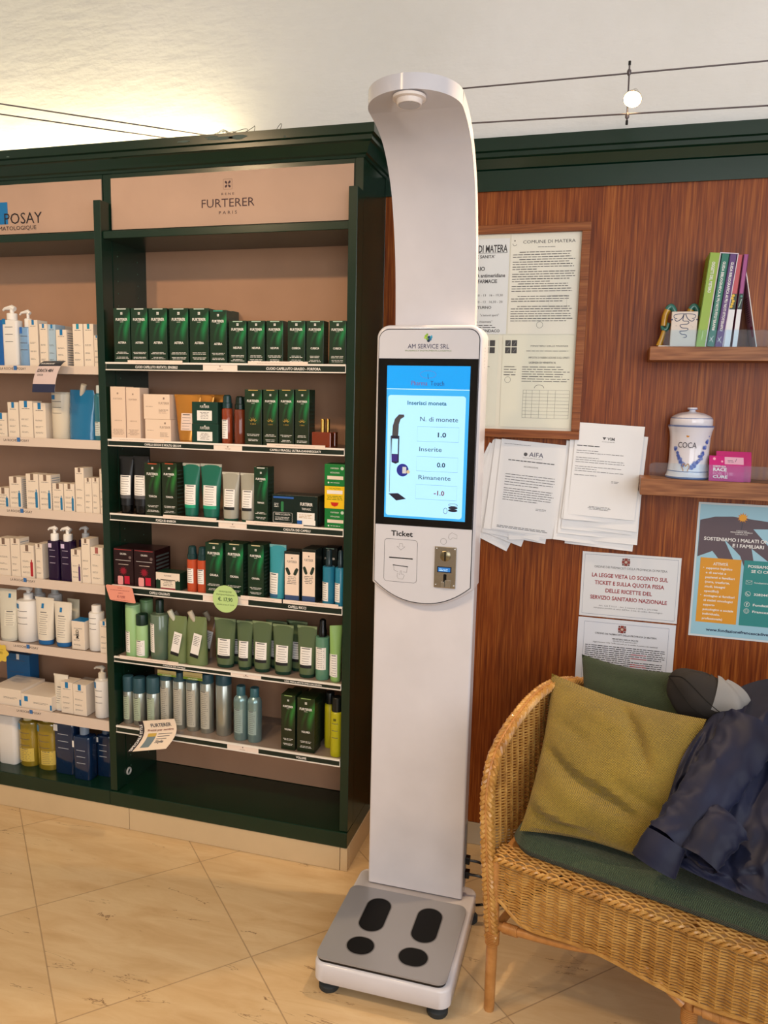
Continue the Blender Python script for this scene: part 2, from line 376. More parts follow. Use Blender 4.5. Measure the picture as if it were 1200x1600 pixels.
# cabinet cornice with its mitred return along the right side
prof = [(p-YH, z) for p, z in cornice_profile(YH, 2.262, 2.338, 2.255)]
b = MB(); n = len(prof); st = []
for (yo, z) in prof:
    o = -yo
    st.append([(XL+.005, YH-o, z), (XR+o, YH-o, z), (XR+o, YW-.002, z)])
vs = [p for r in st for p in r]; fs = []
for i in range(n):
    k = (i+1) % n
    for j in range(2): fs.append((i*3+j, i*3+j+1, k*3+j+1, k*3+j))
b.add(vs, fs, GREEN)
b.box(XL+.005, XR, YH, YW-.002, 2.255, 2.337, GREEN)
PCH = mat('53615a', .8)
for (px, py, wx, wz) in ((330, 214, .03, .004), (345, 216, .06, .006), (372, 214, .035, .008), (286, 221, .03, .004), (12, 245, .008, .003), (445, 213, .006, .003)):
    q = aty(px, py, YH-.0425); pts = [(q.x+wx*math.cos(a)*random.uniform(.6, 1), q.z+wz*math.sin(a)*random.uniform(.5, 1)) for a in [i*.524 for i in range(12)]]
    b.poly(pts, YH-.0425, PCH)
struct(b, 'trim_3')
# stone plinth
b = MB()
for x0, x1 in ((XL+.005, -1.555), (-1.553, -.758), (-.756, XR+.001)): b.box(x0, x1, YF+.002, YF+.02, .0005, .083, STONE, .001)
b.box(XR-.012, XR+.002, YF+.021, YW-.002, .0005, .083, STONE, .001); struct(b, 'trim_4')

# ================================================================== cabinets
def word_strip(b, y, x0, x1, z0, z1, t, w):
    b.rect(x0, x1, z0, z1, y, STRIP)
    if t: b.text(t, (x0+x1)/2+.01, z0+(z1-z0)*.24, y-.0004, (z1-z0)*.46, WHT, w=w, bold=True)
def post(b, x0, x1): b.box(x0, x1, YF+.003, YF+.06, .14, 2.162, GREEN, .0015)
SHR = [1.6505, 1.3975, 1.1475, .8985, .643, .3885]; LBR = [1.624, 1.374, 1.1225, .871, .623, .363]
SHL = [1.636, 1.390, 1.140, .890, .643, .395]; LBL = [1.609, 1.360, 1.109, .857, .611, .358]
BACKY = 2.50
def cabinet(x0, x1, px0, px1, label, left, right):
    r = empty('display_cabinet', ((x0+x1)/2, YF, 0)); ox = -(x0+x1)/2
    def P(mb, nm, par=r): o = mb.build(nm, par); o.location = (ox, -YF, 0) if par is r else (0, 0, 0); return o
    tag(r, label, 'cabinet', 'display cabinets along the wall')
    b = MB(); b.box(x0, x1, YF-.002, YW-.003, .084, .138, GREEN, .002); P(b, 'base_board')
    b = MB(); b.box(px0, px1, BACKY, BACKY+.008, .14, 2.25, PEACH); P(b, 'back_panel')
    for s in ([px0-.03] if left else [])+([px1] if right else []):
        b = MB(); b.box(s, s+.028 if s > px0 else s+.03, YF+.06, BACKY+.04, .138, 2.256, GREEN)
        if s > px0: b.box(s+.004, s+.027, YH-.002, YH+.02, 2.05, 2.256, GREEN)
        for k in range(46):   # drilled shelf pin holes
            for yy in (YF+.085, YF+.2):
                z = .2+k*.04
                for side in ((s+.0302) if s < px0 else (s-.0002),):
                    b.add([(side, yy+.0025*math.cos(a), z+.0025*math.sin(a)) for a in [i*1.047 for i in range(6)]], [tuple(range(6))], mat('4a6a58', .5))
        P(b, 'side_panel')
        b = MB(); post(b, s if s > px0 else s+.001, s+.028); P(b, 'post')
    b = MB(); b.box(px0, px1, YH, YH+.012, 2.0665, 2.255, GREEN); P(b, 'header_board')
    b = MB(); b.box(px0+.003, px1-.002, YH-.004, YH-.0005, 2.079, 2.2395, PEACHM); hp = P(b, 'header_panel')
    b = MB(); b.box(px0-.001, px1+.001, YF+.01, BACKY-.002, 2.043, 2.066, GREEN, .0015); P(b, 'header_shelf')
    return r, P, hp
# right bay
rb, RP, hp = cabinet(-1.628, XR, -1.598, -.7605, 'green display cabinet with green haircare cartons, right beside the white kiosk', True, True)
b = MB(); yy = YH-.0045
q = aty(357, 322, YH); cx = q.x
L = mat('3c1f2c', .5)
b.text('FURTERER', cx, 2.1335, yy, .0255, L, w=.182); b.text('R E N E', cx, 2.169, yy, .0068, L, w=.043); b.text('P A R I S', cx, 2.112, yy, .0095, L, w=.062)
b.stroke([(cx-.015, 2.186), (cx+.015, 2.186), (cx+.015, 2.216), (cx-.015, 2.216)], .0008, yy, L, True)
for a in (45, 135, 225, 315):
    c, s_ = math.cos(R_(a)), math.sin(R_(a)); pts = []
    for i in range(12):
        t = 2*math.pi*i/12; u, v = .0075+.0055*math.cos(t), .0034*math.sin(t)*(1+.3*math.cos(t)); pts.append((cx+u*c-v*s_, 2.201+u*s_+v*c))
    b.poly(pts, yy, L)
g_ = aty(197, 1217, YF+.08); b2 = MB(); b2.M = Matrix.Translation((-1.5978, YF+.07, .185)) @ Matrix.Rotation(R_(90), 4, 'Y'); b2.tube([(.011*math.cos(t*.4), .011*math.sin(t*.4), .001) for t in range(17)], .0035, mat('b9b9b6', .4), 8); RP(b2, 'cable_ring')
tag(b.build('lettering', hp), 'dark plum brand lettering under a four-petal emblem')
STR = [('CUOIO CAPELLUTO IRRITATO, SENSIBILE', .155, 'CUOIO CAPELLUTO GRASSO - FORFORA', .18), ('CAPELLI SECCHI E MOLTO SECCHI', .135, 'CAPELLI FRAGILI, ULTRA-DANNEGGIATI', .17),
       ('FORZA ED ENERGIA', .075, 'CADUTA DEI CAPELLI', .092), ('CAPELLI COLORATI', .077, 'CAPELLI RICCI', .062), ('CADUTA DEI CAPELLI', .085, 'USO FREQUENTE D\'ECCELLENZA', .13), (None, 0, 'VOLUME', .036)]
EMB = mat('8a7a74', .6)
for i, (zt, zb) in enumerate(zip(SHR, LBR)):
    b = MB(); b.box(-1.597, -.7615, YF+.009, BACKY-.002, zb+.004, zt-.004, SHELFM); sh = RP(b, 'shelf')
    b = MB(); y0 = YF+.001; b.box(-1.597, -.7615, y0+.0025, y0+.0065, zb, zt, LIP); b.box(-1.597, -.7615, y0, y0+.0024, zt-.0055, zt, LIP); b.box(-1.597, -.7615, y0, y0+.0024, zb, zb+.003, LIP)
    t1, w1, t2, w2 = STR[i]; s0 = zb+.0035; s1 = zt-.006
    m0, m1 = ((-1.197, -1.145) if i else (-1.235, -1.125))[0], ((-1.125) if i != 1 else -1.105)
    m0 = (-1.24, -1.205, -1.19, -1.25, -1.15, -1.165)[i]; m1 = (-1.12, -1.105, -1.09, -1.085, -1.04, -1.05)[i]
    word_strip(b, y0+.0019, -1.596, m0, s0, s1, t1, w1); word_strip(b, y0+.0019, m1, -.7635, s0, s1, t2, w2)
    b.rect(m0, m1, s0, s1, y0+.0018, mat('efe0d4', .5)); b.rect((m0+m1)/2-.002, (m0+m1)/2+.002, s1-.006, s1-.002, y0+.0014, EMB); b.text('FURTERER', (m0+m1)/2, s0+.002, y0+.0014, .003, EMB)
    e = b.build('shelf_edge', sh); tag(e, 'white price rail with dark green name strips')
    for (a0, a1, dz) in {0: [(203, 287, 0), (388, 480, 0)], 1: [(175, 257, 0), (417, 508, 0)], 2: [(253, 337, 0), (384, 475, 0)], 3: [(375, 443, 0), (441, 532, 0)], 4: [(178, 273, 0)], 5: []}[i]:
        b2 = MB(); X0 = aty(a0, 700, YF).x; X1 = aty(a1, 700, YF).x
        b2.box(X0, X1, y0-.0015, y0-.0003, zt-.006, zt+.0065, mat('efdfd2', .5)); b2.lines(X0+.03, X1-.03, zt, .0022, 1, y0-.0018, EMB)
        b2.build('shelf_tab', sh)
# left bay (continues out of the picture)
lb, LP, hp = cabinet(-3.55, -1.6288, -2.55, -1.6289, 'green display cabinet with white skincare boxes, left of the haircare cabinet', False, False)
b = MB(); q = aty(12, 300, YH); bx = q.x
b.rect(bx-.10, bx, 2.112, 2.184, yy, mat('1377b8', .5)); L2 = mat('231a20', .5)
b.text('LA ROCHE POSAY', aty(67, 340, YH).x, 2.112, yy-.0004, .036, L2, w=.41, al='r'); b.text('LABORATOIRE DERMATOLOGIQUE', aty(58, 350, YH).x, 2.092, yy-.0004, .013, L2, w=.34, al='r')
tag(b.build('lettering', hp), 'black brand lettering over a blue square')
LIPL = mat('dccbbd', .35)
for zt, zb in zip(SHL, LBL):
    b = MB(); b.box(-2.55, -1.6295, YF+.014, BACKY-.002, zb+.004, zt-.005, SHELFM); sh = LP(b, 'shelf')
    b = MB(); b.box(-2.55, -1.6295, YF+.008, YF+.0135, zb, zt, LIPL)
    for k, x in enumerate((-1.955, -2.3)):
        b.text('POSAY', x+.02, zt-.015, YF+.0076, .0085, L2, w=.038); b.text('LA ROCHE', x-.04, zt-.015, YF+.0076, .0085, L2, w=.055); b.rect(x-.012, x+.002, zt-.016, zt-.001, YF+.0079, mat('3a6fb0', .5))
    tag(b.build('shelf_edge', sh), 'cream acrylic front edge with small brand marks')

# ================================================================== products
ORD = ['first', 'second', 'third', 'fourth', 'fifth', 'sixth', 'seventh', 'eighth', 'ninth', 'tenth', 'eleventh', 'twelfth']
NUM = ['', 'one', 'two', 'three', 'four', 'five', 'six', 'seven', 'eight', 'nine', 'ten', 'eleven', 'twelve']
SN = ['top shelf', 'second shelf', 'third shelf', 'fourth shelf', 'fifth shelf', 'lowest shelf', 'base board']
REG = []
CREAM = mat('eadccb', .45); BLUE = mat('1a78b4', .45); TAUPE = mat('7d675a', .5); DKGREEN = mat('10382a', .4); TEALM = mat('2f5a63', .35)
def dashes(b, w, h, z0, n, m, y=-.0003, dz=.004, frac=.7, cen=True): b.lines(-w*frac/2, w*frac/2, z0, dz, n, y, m, .32, .35, cen)
def c_furt(w, d, h, prod='ASTERA', m=None, edge='a9c8b4', gold=False):
    b = MB(); m = m or FURT; b.box(-w/2, w/2, 0, d, 0, h, m, .0008); y = -.0003
    b.rect(-w*.28, w*.28, h-.004, h-.0012, y, mat(edge, .3)); b.rect(-w*.06, w*.06, h*.885, h*.885+w*.12, y, WHT); b.stroke([(-w*.06, h*.885+w*.06), (w*.06, h*.885+w*.06)], w*.015, y-.0002, DKGREEN); b.stroke([(0, h*.885), (0, h*.885+w*.12)], w*.015, y-.0002, DKGREEN)
    b.text('FURTERER', 0, h*.775, y, w*.13, WHT, w=w*.72, bold=True); b.rect(-w*.1, w*.1, h*.75, h*.755, y, WHT)
    if gold:
        G = mat('d9b45a', .3, .6)
        for a in (-60, -30, 0, 30, 60):
            t = R_(90+a); b.poly([(math.cos(t)*w*.1-math.sin(t)*w*.03, h*.42+math.sin(t)*w*.1+math.cos(t)*w*.03), (math.cos(t)*w*.1+math.sin(t)*w*.03, h*.42+math.sin(t)*w*.1-math.cos(t)*w*.03), (math.cos(t)*w*.3, h*.42+math.sin(t)*w*.3)], y, G)
        b.text(prod, 0, h*.375, y, w*.08, G)
    else: b.text(prod, 0, h*.36 if h > .12 else h*.44, y, w*.11, WHT, w=w*.5, bold=True)
    dashes(b, w, h, h*.2, 2, WHT, dz=.0042, frac=.82); dashes(b, w, h, h*.11, 2, WHT, dz=.0042, frac=.8)
    for k in range(12): b.add([(w/2+.0003, d*.12, h*(.08+.07*k)), (w/2+.0003, d*.88, h*(.08+.07*k)), (w/2+.0003, d*.88, h*(.1+.07*k)), (w/2+.0003, d*.12, h*(.1+.07*k))], [(0, 1, 2, 3)], mat('3a4f45', .5))
    return b
def c_white(w, d, h, sq=BLUE, col=CREAM, pic=None, sqx=0, side=None, n=4):
    b = MB(); b.box(-w/2, w/2, 0, d, 0, h, col, .0008); y = -.0003; s = min(w*.26, .013)
    X = sqx*w; b.rect(X-s/2, X+s/2, h-s*1.7, h+.0001, y, sq); b.lines(-w*.32, w*.32, h-s*1.7-.005, .003, 1, y, INKG, .5, .1, True)
    for k, f in enumerate((.52, .34, .18)): b.lines(-w*.36, w*.3, h*f, .0032, 2, y, INKG, .3, .4)
    if pic: b.prism(rrect(w*.22, w*.42, h*.06, h*.5, w*.05), y-.0002, y, pic); b.rect(w*.28, w*.36, h*.5, h*.57, y-.0001, pic)
    if side:
        for k in range(14): b.add([(w/2+.0003, d*.1, h*(.06+.064*k)), (w/2+.0003, d*.9, h*(.06+.064*k)), (w/2+.0003, d*.9, h*(.085+.064*k)), (w/2+.0003, d*.1, h*(.085+.064*k))], [(0, 1, 2, 3)], side)
    return b
def single(name, b, loc, rz=0): o = b.build(name, None); o.location = loc; o.rotation_euler = (0, 0, rz); return o
def bottle(name, w, h, body, cap, kind='pump', capw=.45, caph=.13, lab=None, d=None, print_m=None, square=False, text=None, shoulder=.06, sqm=None):
    """kind pump / cap / full (cap as wide as the body)"""
    r = empty(name); d = d or w; b = MB(); R = w/2; sy = d/w; hb = h*(1-caph)
    nseg = 24
    def prof(pts, m, nm, lb=None):
        c = MB()
        if square:
            rings = []
            for rr, z in pts: rings.append([(x, yv, z) for x, yv in rrect(-rr, rr, -rr*sy, rr*sy, min(rr*.35, rr*sy*.9), 4)])
            c.loft(rings, m)
        else: c.lathe(pts, m, n=nseg, sy=sy)
        o = c.build(nm, r); o.location = (0, d/2, 0)
        return o, c
    if kind == 'full': P = [(R*.96, 0), (R, .002), (R, hb-.001), (R*.97, hb)]
    else:
        sh = h*shoulder; P = [(R*.93, 0), (R, .004), (R, hb-sh), (R*.92, hb-sh*.5), (R*capw*1.1, hb-.002), (R*capw, hb)]
    bo, _ = prof(P, body, 'body')
    c = MB()
    if kind == 'pump':
        z = hb; k = R*capw; c.lathe([(k, z-.001), (k, z+h*caph*.45), (k*.85, z+h*caph*.5), (k*.4, z+h*caph*.52), (k*.4, z+h*caph*.8)], cap, n=16)
        zt = z+h*caph*.8; c.tube([(k*.7, 0, zt), (0, 0, zt+h*caph*.12), (-R*.9, 0, zt+h*caph*.05), (-R*1.15, 0, zt-h*caph*.08)], [k*.5, k*.55, k*.3, k*.22], cap, 8)
        nm = 'pump_head'
    elif kind == 'full': c.lathe([(R, hb+.0004), (R*1.0, h-.004), (R*.93, h-.001), (R*.5, h)], cap, n=nseg, sy=sy); nm = 'cap'
    elif kind == 'spray':
        k = R*capw; c.lathe([(k*1.15, hb-.001), (k*1.15, hb+h*caph*.35), (k, hb+h*caph*.4), (k*.9, h-.004), (k*.6, h)], cap, n=16); nm = 'spray_head'
    else: c.lathe([(R*capw, hb-.001), (R*capw, h-.002), (R*capw*.9, h)], cap, n=18); nm = 'cap'
    o = c.build(nm, r); o.location = (0, d/2, 0)
    # printed label following the front of the body
    if lab:
        u0, u1, z0, z1, lm = lab; lc = MB()
        def surf(x, e):
            if square: return -d/2-e
            t = max(-1, min(1, x/R)); return -math.sqrt(max(0, 1-t*t))*d/2-e
        nx = 8; xs = [(u0+(u1-u0)*i/nx)*R for i in range(nx+1)]
        vs = [(x, surf(x, .0004), z) for z in (z0*h, z1*h) for x in xs]; lc.add(vs, [(i, i+1, nx+2+i, nx+1+i) for i in range(nx)], lm, True)
        pm = print_m or INKG
        nl = max(3, int((z1-z0)*h/.007))
        for i in range(nl):
            zz = z1*h-(i+.6)*(z1-z0)*h/nl*.95; a = (u0+(u1-u0)*.12)*R; e = (u1-(u1-u0)*random.uniform(.12, .35))*R
            xs2 = [a+(e-a)*q/3 for q in range(4)]; lc.add([(x, surf(x, .0007), zz+k2) for k2 in (0, .0013 if i else .0028) for x in xs2], [(i2, i2+1, 5+i2, 4+i2) for i2 in range(3)], pm)
        o = lc.build('label', r); o.location = (0, d/2, 0)
    if sqm:
        m, z0, z1, a0, a1 = sqm; lc = MB(); xs = [(a0+(a1-a0)*i/3)*R for i in range(4)]
        f = (lambda x: -d/2-.0006) if square else (lambda x: -math.sqrt(max(0, 1-(x/R)**2))*d/2-.0006)
        lc.add([(x, f(x), z) for z in (z0*h, z1*h) for x in xs], [(i, i+1, 5+i, 4+i) for i in range(3)], m)
        for q in range(3):
            zz = (z0-.05-q*.12)*h; lc.add([(x, f(x), zz+k2) for k2 in (0, .0018) for x in (-.5*R, -.15*R, .2*R, .5*R)], [(i, i+1, 5+i, 4+i) for i in range(3)], print_m or INKG)
        o = lc.build('print', r); o.location = (0, d/2, 0)
    return r
def tube_pack(w, h, body, cap, wb=.78, caph=.07, lab=None, top=None, lx=0, sq=None, ink=None, d=.042, caplabel=None):
    r = empty('squeeze_tube'); b = MB(); rings = []; z0 = h*caph; N = 9; R = w/2
    for j in range(N+1):
        t = j/N; z = z0+(h-z0)*t; hx = R*(wb+(1-wb)*t**.8); hy = (d/2)*(1-t**1.6)+.0012
        rings.append([(hx*math.cos(2*math.pi*i/20)*1.0, d/2+hy*math.sin(2*math.pi*i/20), z) for i in range(20)])
    b.loft(rings, body)
    if top: b.box(-R, R, d/2-.0016, d/2+.0016, h*.955, h+.001, top)
    b.build('body', r)
    c = MB(); c.lathe([(R*wb*.93, 0), (R*wb*.97, .002), (R*wb*.97, z0-.0005)], cap, cy=d/2, sy=(d/2)/(R*wb), n=20); c.build('cap', r)
    if lab:
        u0, u1, a0, a1, lm = lab; lc = MB()
        def yf(x, z, e):
            t = (z-z0)/(h-z0); hx = R*(wb+(1-wb)*t**.8); hy = (d/2)*(1-t**1.6)+.0012; q = max(-1, min(1, x/hx)); return d/2-hy*math.sqrt(max(0, 1-q*q))-e
        def patch(xa, xb, za, zb, m, e=.0006, nx=6, nz=5):
            lc.add([(xa+(xb-xa)*i/nx, yf(xa+(xb-xa)*i/nx, za+(zb-za)*j/nz, e), za+(zb-za)*j/nz) for j in range(nz+1) for i in range(nx+1)],
                   [(j*(nx+1)+i, j*(nx+1)+i+1, (j+1)*(nx+1)+i+1, (j+1)*(nx+1)+i) for j in range(nz) for i in range(nx)], m, True)
        patch(u0*R, u1*R, a0*h, a1*h, lm)
        nl = max(4, int((a1-a0)*h/.008)); ik = ink or INKG
        for i in range(nl):
            zz = a1*h-(i+.7)*(a1-a0)*h/nl*.97; xa = (u0+(u1-u0)*random.uniform(.1, .22))*R; xb = (u1-(u1-u0)*random.uniform(.1, .25))*R
            patch(xa, xb, zz, zz+(.003 if i == 0 else .0012), ik, .001, 3, 1)
        if sq: patch((sq[1]-.13)*R, (sq[1]+.13)*R, sq[2]*h, sq[3]*h, sq[0], .001, 2, 2)
        if caplabel: patch(u0*R, u1*R, (a0-.06)*h, a0*h, caplabel, .0007)
        lc.build('label', r)
    return r
def pouch(w, h, body, cap, capx=-.35, lab=WHT, nolab=False):
    r = empty('refill_pouch'); b = MB(); R = w/2; d = .05; rings = []
    for j in range(9):
        t = j/8; z = h*.86*t; hy = d/2*(1-t**2)+.001; k = 1-.04*t; sh = 0 if t < .8 else (t-.8)*.8
        rings.append([(R*math.cos(2*math.pi*i/20)*k*(1-sh*.5)+sh*R*.3*(-capx/abs(capx)), d/2+hy*math.sin(2*math.pi*i/20)+.0015*math.sin(i*3+j*2), z) for i in range(20)])
    b.loft(rings, body); b.build('body', r)
    c = MB(); s = -1 if capx < 0 else 1
    c.tube([(capx*R-s*.01, d/2, h*.76), (capx*R-s*.001, d/2-.003, h*.86), (capx*R+s*.006, d/2-.006, h*.95)], [.006, .0095, .0095], cap, 14); c.build('spout_cap', r)
    if nolab: return r
    l = MB(); l.M = Matrix.Translation((-.08*w, 0, 0)) @ Matrix.Rotation(R_(12), 4, 'Y'); l.rect(-w*.2, w*.2, h*.22, h*.6, -.0012, lab); l.lines(-w*.15, w*.15, h*.54, .006, 6, -.0016, INKG, .3); l.rect(-w*.2, w*.2, h*.16, h*.22, -.0014, INK); l.build('label', r)
    return r
def put(o, x, Y, z, rz=0): o.location = (x, Y, z); o.rotation_euler = (0, 0, rz); return o
def reg(o, look, cat, bay, si, grp=None, row=0):
    REG.append([o, look, cat, bay, si, grp, row, o.location.x]); return o
def place(bay, si, x0, x1, yt, fn, look, cat, dep=.012, yb=None, rz=0, row=0, grp=None, zoff=0, Y=None):
    """x0,x1 = left and right of the front, yt = top, in photograph pixels on the shelf plane; a real distance behind the rail"""
    z = (SHR if bay == 'R' else SHL)[si] if si < 6 else .138
    z = z-.0035 if si < 6 else z
    if yb is not None: Y = max(YF+.012, min(YF+.2, atz((x0+x1)/2, yb, z).y))
    Y = Y or YF+(.02 if bay == 'L' else .0125)+dep-.012
    ym = (yt*2+ (aty((x0+x1)/2, 800, Y).z*0+yt))/3
    A = aty(x0, yt+20, Y); B = aty(x1, yt+20, Y); w = B.x-A.x; top = aty((x0+x1)/2, yt, Y).z
    h = top-z-zoff
    o = fn(w, h); put(o, (A.x+B.x)/2, Y, z+zoff, rz)
    return reg(o, look, cat, bay, si, grp, row)
def F(prod, m=None, d=.05, **k): return lambda w, h: c_furt(w*.97, d, h, prod, m, **k).build('hair_product_carton')
def Wt(**k):
    d = k.pop('d', .05); return lambda w, h: c_white(w*.97, d, h, **k).build('skincare_carton')
G_ = 'tall green cartons on the top shelf'
# --- right bay, top shelf
for i, (a, c) in enumerate(((177, 203), (204, 230.5), (232, 261), (264, 294), (296, 326))):
    place('R', 0, a, c, 481.5, F('ASTERA', edge='dfe8e2' if i < 2 else 'bcd0c4'), 'tall dark green carton', 'carton', grp=G_)
place('R', 0, 327.5, 354, 484.5, F('ASTERA', edge='2fa58a'), 'tall green carton with teal top edge', 'carton', dep=.012)
for k in range(4): place('R', 0, 340, 365, 486, F('ASTERA', d=.04), 'tall green carton queued behind the teal-edged one', 'carton', Y=YF+.072+k*.046, row=1)
for i, (a, c) in enumerate(((357.5, 385), (387, 413.5), (416, 442.5), (449, 477), (478.5, 506), (514, 541))):
    place('R', 0, a, c, 501, F('NEOPUR' if i < 3 else 'CURBICIA', d=.045), 'short dark green carton', 'carton', grp='short green cartons on the top shelf')
# --- second shelf
def creamc(w, h, d=.05, k=1):
    b = MB(); b.box(-w/2, w/2, 0, d, 0, h, mat('e6cdb8', .4), .0008); y = -.0003; M_ = mat('9a8274', .5)
    b.rect(-w*.05, w*.05, h*.86, h*.86+w*.1, y, M_); b.text('FURTERER', 0, h*.76, y, w*.1, M_, w=w*.6); b.text('ABSOLUE KERATINE' if 0 else 'ABSOLUE', 0, h*.36, y, w*.07, M_, w=w*.5); dashes(b, w, h, h*.2, 5, M_, dz=.004, frac=.8)
    return b.build('hair_product_carton')
place('R', 1, 172.5, 195.5, 604, creamc, 'tall cream carton', 'carton', grp='cream cartons'); place('R', 1, 197, 218.5, 605.5, creamc, 'tall cream carton', 'carton', grp='cream cartons')
for k in range(3): place('R', 1, 199, 220, 606, creamc, 'tall cream carton queued behind the second one', 'carton', Y=YF+.07+k*.055, row=1)
def creamw(w, h):
    b = MB(); b.box(-w/2, w/2, 0, .06, 0, h, mat('e9d2bd', .4), .0008); y = -.0003; M_ = mat('8d786b', .5); b.text('FURTERER', w*.28, h*.6, y, w*.08, M_, w=w*.4); b.rect(w*.25, w*.31, h*.8, h*.88, y, M_); b.lines(-w*.42, -w*.1, h*.5, .004, 1, y, M_); b.lines(w*.08, w*.45, h*.4, .004, 4, y, M_)
    return b.build('hair_mask_box')
place('R', 1, 227, 267, 655.5, creamw, 'wide cream box at the bottom of a pair', 'box'); zt = REG[-1][0].location.z+ (aty(247, 655.5, YF+.0125).z-REG[-1][0].location.z)
place('R', 1, 224.5, 265, 616, creamw, 'wide cream box on top of another', 'box', zoff=zt-SHR[1]+.004)
GOLD = mat('c98a3c', .25, .55); 
place('R', 1, 268, 309, 617, lambda w, h: tube_pack(w, h, GOLD, mat('b87a30', .3, .3), .62, .05, (-.35, .5, .26, .62, mat('e6cfc4', .5)), GOLD), 'gold tube standing on its cap', 'tube')
for k in range(2): place('R', 1, 300+k*22, 330+k*18, 617, lambda w, h: tube_pack(w, h, GOLD, mat('b87a30', .3, .3), .7, .05, None, GOLD), 'gold tube half hidden behind stacked boxes', 'tube', Y=YF+.09+.03*k, row=1)
def gbox(w, h):
    b = MB(); b.box(-w/2, w/2, 0, .055, 0, h, mat('10392e', .35), .0008); y = -.0003; b.text('FURTERER', 0, h*.72, y, w*.09, WHT, w=w*.36); b.rect(-w*.025, w*.025, h*.86, h*.91, y, WHT); b.rect(-w*.3, w*.28, h*.14, h*.6, y, WHT); b.lines(-w*.22, w*.2, h*.5, .0045, 5, y-.0003, INKG, .3, .4, True)
    return b.build('hair_mask_box')
place('R', 1, 300, 341, 662, gbox, 'small dark green box at the bottom of a pair', 'box'); zz = aty(320, 662, YF+.0125).z
place('R', 1, 300, 340, 628, gbox, 'small dark green box on top of another', 'box', zoff=zz-SHR[1]+.004)
AMB = mat('8a3a1c', .12, 0, coat=.6); CAPT = mat('1c3a3c', .25)
place('R', 1, 343.5, 359, 617, lambda w, h: bottle('spray_bottle', w, h, AMB, CAPT, 'spray', .8, .26, (-.7, .5, .12, .5, WHT), shoulder=.03), 'amber spray bottle with white label', 'bottle')
place('R', 1, 363, 379, 619, lambda w, h: bottle('spray_bottle', w, h, mat('6e3018', .12, 0, coat=.6), mat('12231c', .25), 'spray', .8, .26, None, shoulder=.03), 'dark amber spray bottle turned sideways', 'bottle')
place('R', 1, 372, 387, 620, lambda w, h: bottle('spray_bottle', w, h, mat('6e3018', .12, 0, coat=.6), CAPT, 'spray', .8, .26, None, shoulder=.03), 'amber spray bottle hidden in the second row', 'bottle', Y=YF+.085, row=1)
for i, (a, c) in enumerate(((382, 409), (411, 434), (435.5, 459), (461, 483.5))): place('R', 1, a, c, 608.5, F('5 SENS', FURTG, edge='c9a45a', gold=True), 'green carton with gold star emblem', 'carton', grp='gold-star cartons')
def perfume(w, h):
    r = empty('hair_oil_bottle'); b = MB(); hb = h*.56; b.box(-w/2, w/2, 0, .026, 0, hb, mat('7a2f12', .08, coat=.8), .003); b.build('body', r)
    c = MB(); c.lathe([(w*.11, hb), (w*.11, h-.002), (w*.1, h)], mat('d6a050', .2, .9), cy=.013); c.build('cap', r); return r
place('R', 1, 487, 517, 655, perfume, 'flat amber oil bottle with gold cap', 'bottle', yb=None); place('R', 1, 496, 524, 655, perfume, 'flat amber oil bottle with gold cap', 'bottle', Y=YF+.045)
# --- third shelf
BLK = mat('17181b', .35)
for a, c, t in ((182, 203, 714), (203.5, 228, 714)): place('R', 2, a, c, t, lambda w, h: tube_pack(w, h, BLK, BLACK, .84, .16, (-.75, .75, .34, .68, WHT), BLK, caplabel=INKG), 'black tube with white label', 'tube', grp='black tubes')
for a, c in ((225.5, 251), (252.5, 276)): place('R', 2, a, c, 723.5, F('TONUCIA', FURTB, edge='c9502e'), 'green carton with red top edge', 'carton', grp='red-edged green cartons')
TG = mat('1c6a58', .3)
for a, c, t in ((281, 308, 725), (309, 342, 726)): place('R', 2, a, c, t, lambda w, h: tube_pack(w, h, TG, mat('0f4a3c', .35), .68, .06, (-.62, .62, .26, .62, WHT), mat('b7b9ae', .4, .3), caplabel=mat('17a07a', .4)), 'teal green tube with silver crimp', 'tube', grp='teal tubes')
CLT = mat('a3a194', .25)
for a, c, t in ((343, 370, 739), (371.5, 397, 740.5)): place('R', 2, a, c, t, lambda w, h: tube_pack(w, h, CLT, mat('1c4a38', .4), .82, .06, (-.6, .6, .3, .66, WHT), mat('c2c0b4', .3), caplabel=INK), 'clear grey tube with white label', 'tube', grp='clear tubes')
place('R', 2, 396.5, 418.5, 730, F('TRIPHASIC', edge='e4e8e2'), 'dark green carton beside the blue-striped box', 'carton')
